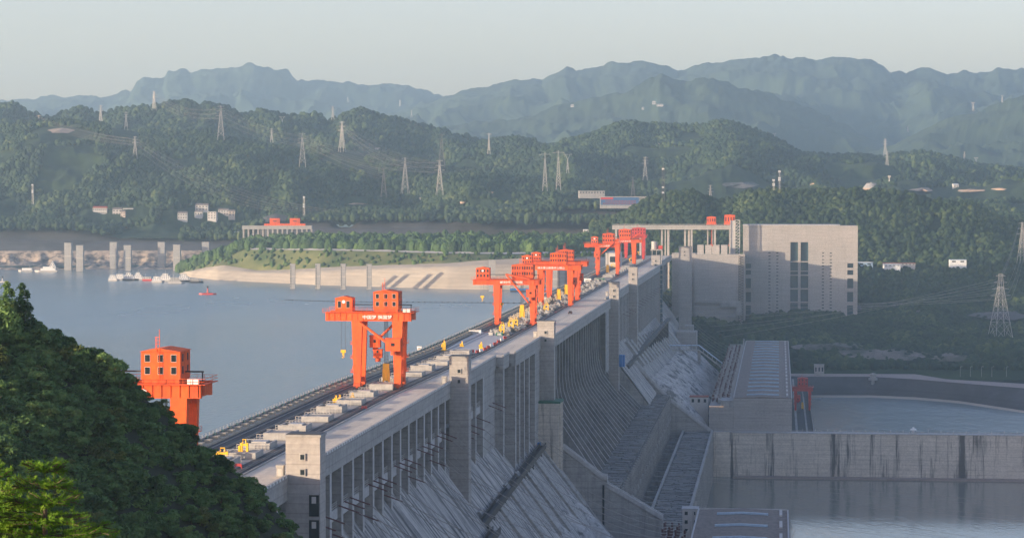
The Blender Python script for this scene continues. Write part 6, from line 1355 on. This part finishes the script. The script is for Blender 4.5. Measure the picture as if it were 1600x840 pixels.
CRL = leafmesh('crown', blobs_for(30, 'tree'), 3400, .24, M['leaf_light'], 30); CRC = leafmesh('crown', blobs_for(31, 'cone'), 3600, .24, M['leaf'], 31, flat=.8); CRD = leafmesh('crown', blobs_for(32, 'shrub'), 1500, .22, M['leaf_dry'], 32)
def trunkmesh(seed, h=5.0):
    r_ = random.Random(seed); b = MB(); b.tube([(0, 0, -3), (.1, 0, 1.5), (.2, .1, 3), (.1, .2, h)], [.26, .2, .14, .05], 7)
    for i in range(7): a = r_.uniform(0, 6.28); z = r_.uniform(1.2, 3.6); b.tube([(.15, .05, z), (.9 * math.cos(a), .9 * math.sin(a), z + .7), (2.0 * math.cos(a), 2.0 * math.sin(a), z + 1.5)], [.1, .06, .02], 5)
    o = b.build('trunk', M['bark']); me = o.data; bpy.data.objects.remove(o); return me
TRK = [trunkmesh(i) for i in range(3)]
def tree(name, X, Y, sc, crown, trunk, label, group=None, rot=0, cat='tree', zs=1.0, dz=0):
    z = float(fz(np.array(X), np.array(Y))) + dz; e = empty(name, (X, Y, z), rot, label, cat, group); e.scale = (sc, sc, sc * zs)
    for nm, me in (('trunk', trunk), ('crown', crown)): o = bpy.data.objects.new(nm, me); COL.objects.link(o); o.parent = e
    return e
def ridge_xy(u, Y=345): return (u - 800) / F * Y
rt = [(8, 346, 1.15, 'cone', 'pointed dark tree on the skyline at the very left edge'), (32, 348, 1.15, 'cone', 'tall pointed tree highest on the left slope skyline'), (58, 347, .95, 'tree', 'rounded tree right of the highest pointed one'), (84, 347, .8, 'tree', 'low spreading tree on the upper skyline of the slope'), (112, 346, .85, 'light', 'yellowish tree on the skyline of the slope'), (136, 346, .85, 'tree', 'bushy tree near the small knoll on the skyline'), (160, 346, 1.2, 'tree', 'dense tree jutting from the skyline above the water'), (184, 345, 1.0, 'tree', 'small tree overhanging the water side of the slope'), (208, 346, .7, 'tree', 'tree just left of the cut-off crane house'), (236, 346, .62, 'tree', 'tree covering the foot of the cut-off crane'), (262, 346, .6, 'tree', 'low tree in front of the cut-off crane leg'), (288, 347, .5, 'light', 'sprawling tree at the foot of the orange leg'), (318, 346, .5, 'tree', 'small tree meeting the upstream parapet'), (350, 346, .5, 'tree', 'small tree before the crane rails'), (382, 346, .48, 'tree', 'small tree before the crest road'), (412, 346, .5, 'tree', 'small tree at the foot of the nearest lift tower')]
for i, (u, Y, sc, kd, lab) in enumerate(rt):
    X = ridge_xy(u, Y); cm = {'cone': CRC, 'tree': CR[i % 4], 'light': CRL}[kd]; tree('broadleaf_tree' if kd != 'cone' else 'conifer_tree', X, Y, sc, cm, TRK[i % 3], lab, rot=rg.uniform(0, 6.28), dz=(-1.2 if 130 < u < 215 else -2.0) if u < 230 else -2.6)
rs = np.random.default_rng(20); n = 0
for j in range(2400):
    u = rs.uniform(-40, 450); Y = rs.uniform(262, 352); X = ridge_xy(u, Y)
    z = float(fz(np.array(X), np.array(Y)))
    p = np.array([X, Y, z + 2]) - CAM; v_ = 300 + 3778 * -p[2] / p[1]
    if v_ > 900 or n >= 285: continue
    d = 350 - Y; small = u > 230 
    sc = rs.uniform(.34, .6) if small else rs.uniform(.5, .95)
    if d < 14 and not small: sc *= .8
    kd = rs.random(); cm = CRL if kd < .07 else (CR[j % 4])
    tree('slope_tree', X, Y, sc, cm, TRK[j % 3], 'yellowish-leaved tree scattered through the shaded near slope' if kd < .07 else 'dark green broadleaf tree in the shaded wood on the near slope', 'yellowish trees on the near slope' if kd < .07 else 'trees on the near slope', rs.uniform(0, 6.28), dz=-1.6 * sc - .3); n += 1
# undergrowth: one mesh
BASE = leafmesh('b', blobs_for(60, 'shrub'), 420, .3, M['leaf'], 60, flat=.8); bv = np.array([v.co[:] for v in BASE.vertices]); VV = []
for j in range(1100):
    u = rs.uniform(-40, 462); Y = rs.uniform(262, 355); X = ridge_xy(u, Y); z = float(fz(np.array(X), np.array(Y))); s = rs.uniform(.7, 1.5) * (1 if u < 230 else .7); a = rs.uniform(0, 6.28)
    q = bv * s; q = np.stack([q[:, 0] * math.cos(a) - q[:, 1] * math.sin(a) + X, q[:, 0] * math.sin(a) + q[:, 1] * math.cos(a) + Y, q[:, 2] * .9 + z - .2], 1); VV.append(q)
VV = np.concatenate(VV); me = bpy.data.meshes.new('undergrowth'); me.from_pydata(VV.tolist(), [], np.arange(len(VV)).reshape(-1, 4).tolist()); me.materials.append(M['leaf']); o = bpy.data.objects.new('undergrowth', me); COL.objects.link(o); tag(o, 'tangled green undergrowth filling the gaps between trees on the near slope', 'undergrowth', None, 'stuff')
# the bright fir close to the camera
def fir(Xb, Yb, ztop, label, seed, nshoot, spread, lean=(0, 0)):
    r_ = random.Random(seed); rn = np.random.default_rng(seed); zg = float(fz(np.array(Xb), np.array(Yb)))
    e = empty('young_fir_tree', (Xb, Yb, zg), 0, label, 'fir tree'); H = ztop - zg
    MB().tube([(0, 0, -.4), (lean[0] * .5, 0, H * .5), (lean[0], 0, H * .93)], [.09, .05, .015], 8).build('trunk', M['bark'], e)
    br = MB(); NP = []; shoots = []
    lev = 11
    for L in range(lev):
        z = H - .06 - (L + .3) * .115; rad = min(spread, .14 + .085 * L); n = 5 + (L > 3) * 2; a0 = r_.uniform(0, 6.28)
        for i in range(n):
            a = a0 + 6.283 * i / n + r_.uniform(-.3, .3); ln = rad * r_.uniform(.75, 1.15); cx = lean[0] * z / H
            p0 = Vector((cx, 0, z)); p1 = p0 + Vector((math.cos(a) * ln * .55, math.sin(a) * ln * .55, .02)); p2 = p0 + Vector((math.cos(a) * ln, math.sin(a) * ln, .03 + r_.uniform(-.03, .05)))
            br.tube([p0, p1, p2], [.011, .008, .004], 5); shoots.append((p1, p2)); shoots.append((p0, p1)) if ln > .25 else None
            for s_ in (-1, 1):
                for w in (.25, .42, .6, .78):
                    if ln * (1 - w) < .05: continue
                    q0 = p0.lerp(p2, w); b_ = a + s_ * r_.uniform(.6, .95); l2 = ln * (1.05 - w) * .62 + .04; q1 = q0 + Vector((math.cos(b_) * l2, math.sin(b_) * l2, r_.uniform(-.03, .07))); br.tube([q0, q1], [.006, .003], 4); shoots.append((q0, q1))
    shoots.append((Vector((lean[0], 0, H * .9)), Vector((lean[0], 0, H))))
    br.build('branch', M['bark'], e)
    Q = []
    for q0, q1 in shoots:
        d = (q1 - q0); L_ = d.length
        if L_ < 1e-3: continue
        d.normalize(); n = int(L_ / .0022) + 8; u_ = d.orthogonal().normalized(); w_ = d.cross(u_)
        tt = rn.random(n); an = rn.uniform(0, 6.283, n); ln = rn.uniform(.017, .03, n); 
        D = np.array(d); U = np.array(u_); W2_ = np.array(w_)
        P = np.array(q0)[None] + D[None] * (tt * (L_ + .01))[:, None]; rd_ = U[None] * np.cos(an)[:, None] + W2_[None] * np.sin(an)[:, None]; nd = rd_ * .95 + D[None] * .45; nd[:, 2] += .18; nd /= np.linalg.norm(nd, axis=1)[:, None]
        sd_ = np.cross(nd, D[None]); sd_ /= np.linalg.norm(sd_, axis=1)[:, None] + 1e-9; wd = .0019
        Q.append(np.stack([P - sd_ * wd, P + sd_ * wd, P + nd * ln[:, None] + sd_ * wd * .6, P + nd * ln[:, None] - sd_ * wd * .6], 1).reshape(-1, 3))
    Q = np.concatenate(Q); me = bpy.data.meshes.new('needles'); me.from_pydata(Q.tolist(), [], np.arange(len(Q)).reshape(-1, 4).tolist()); me.materials.append(M['ndl']); o = bpy.data.objects.new('needles', me); COL.objects.link(o); o.parent = e
    return e
Yf = 17.0
def fx(u, v): q = PY(u, v, Yf); return float(q[0]), float(q[2])
x, z = fx(70, 716); fir(x, Yf, z, 'bright yellow-green young fir close to us in the bottom left corner', 3, 0, .62)
x, z = fx(-22, 735); fir(x, Yf + .3, z, 'bright fir at the left edge overlapping the corner fir', 5, 0, .6)
x, z = fx(-26, 655); fir(x, Yf - .3, z, 'fir of which only a few shoots enter at the left edge', 8, 0, .18)
for m_ in list(bpy.data.meshes):
    if m_.users == 0: bpy.data.meshes.remove(m_)
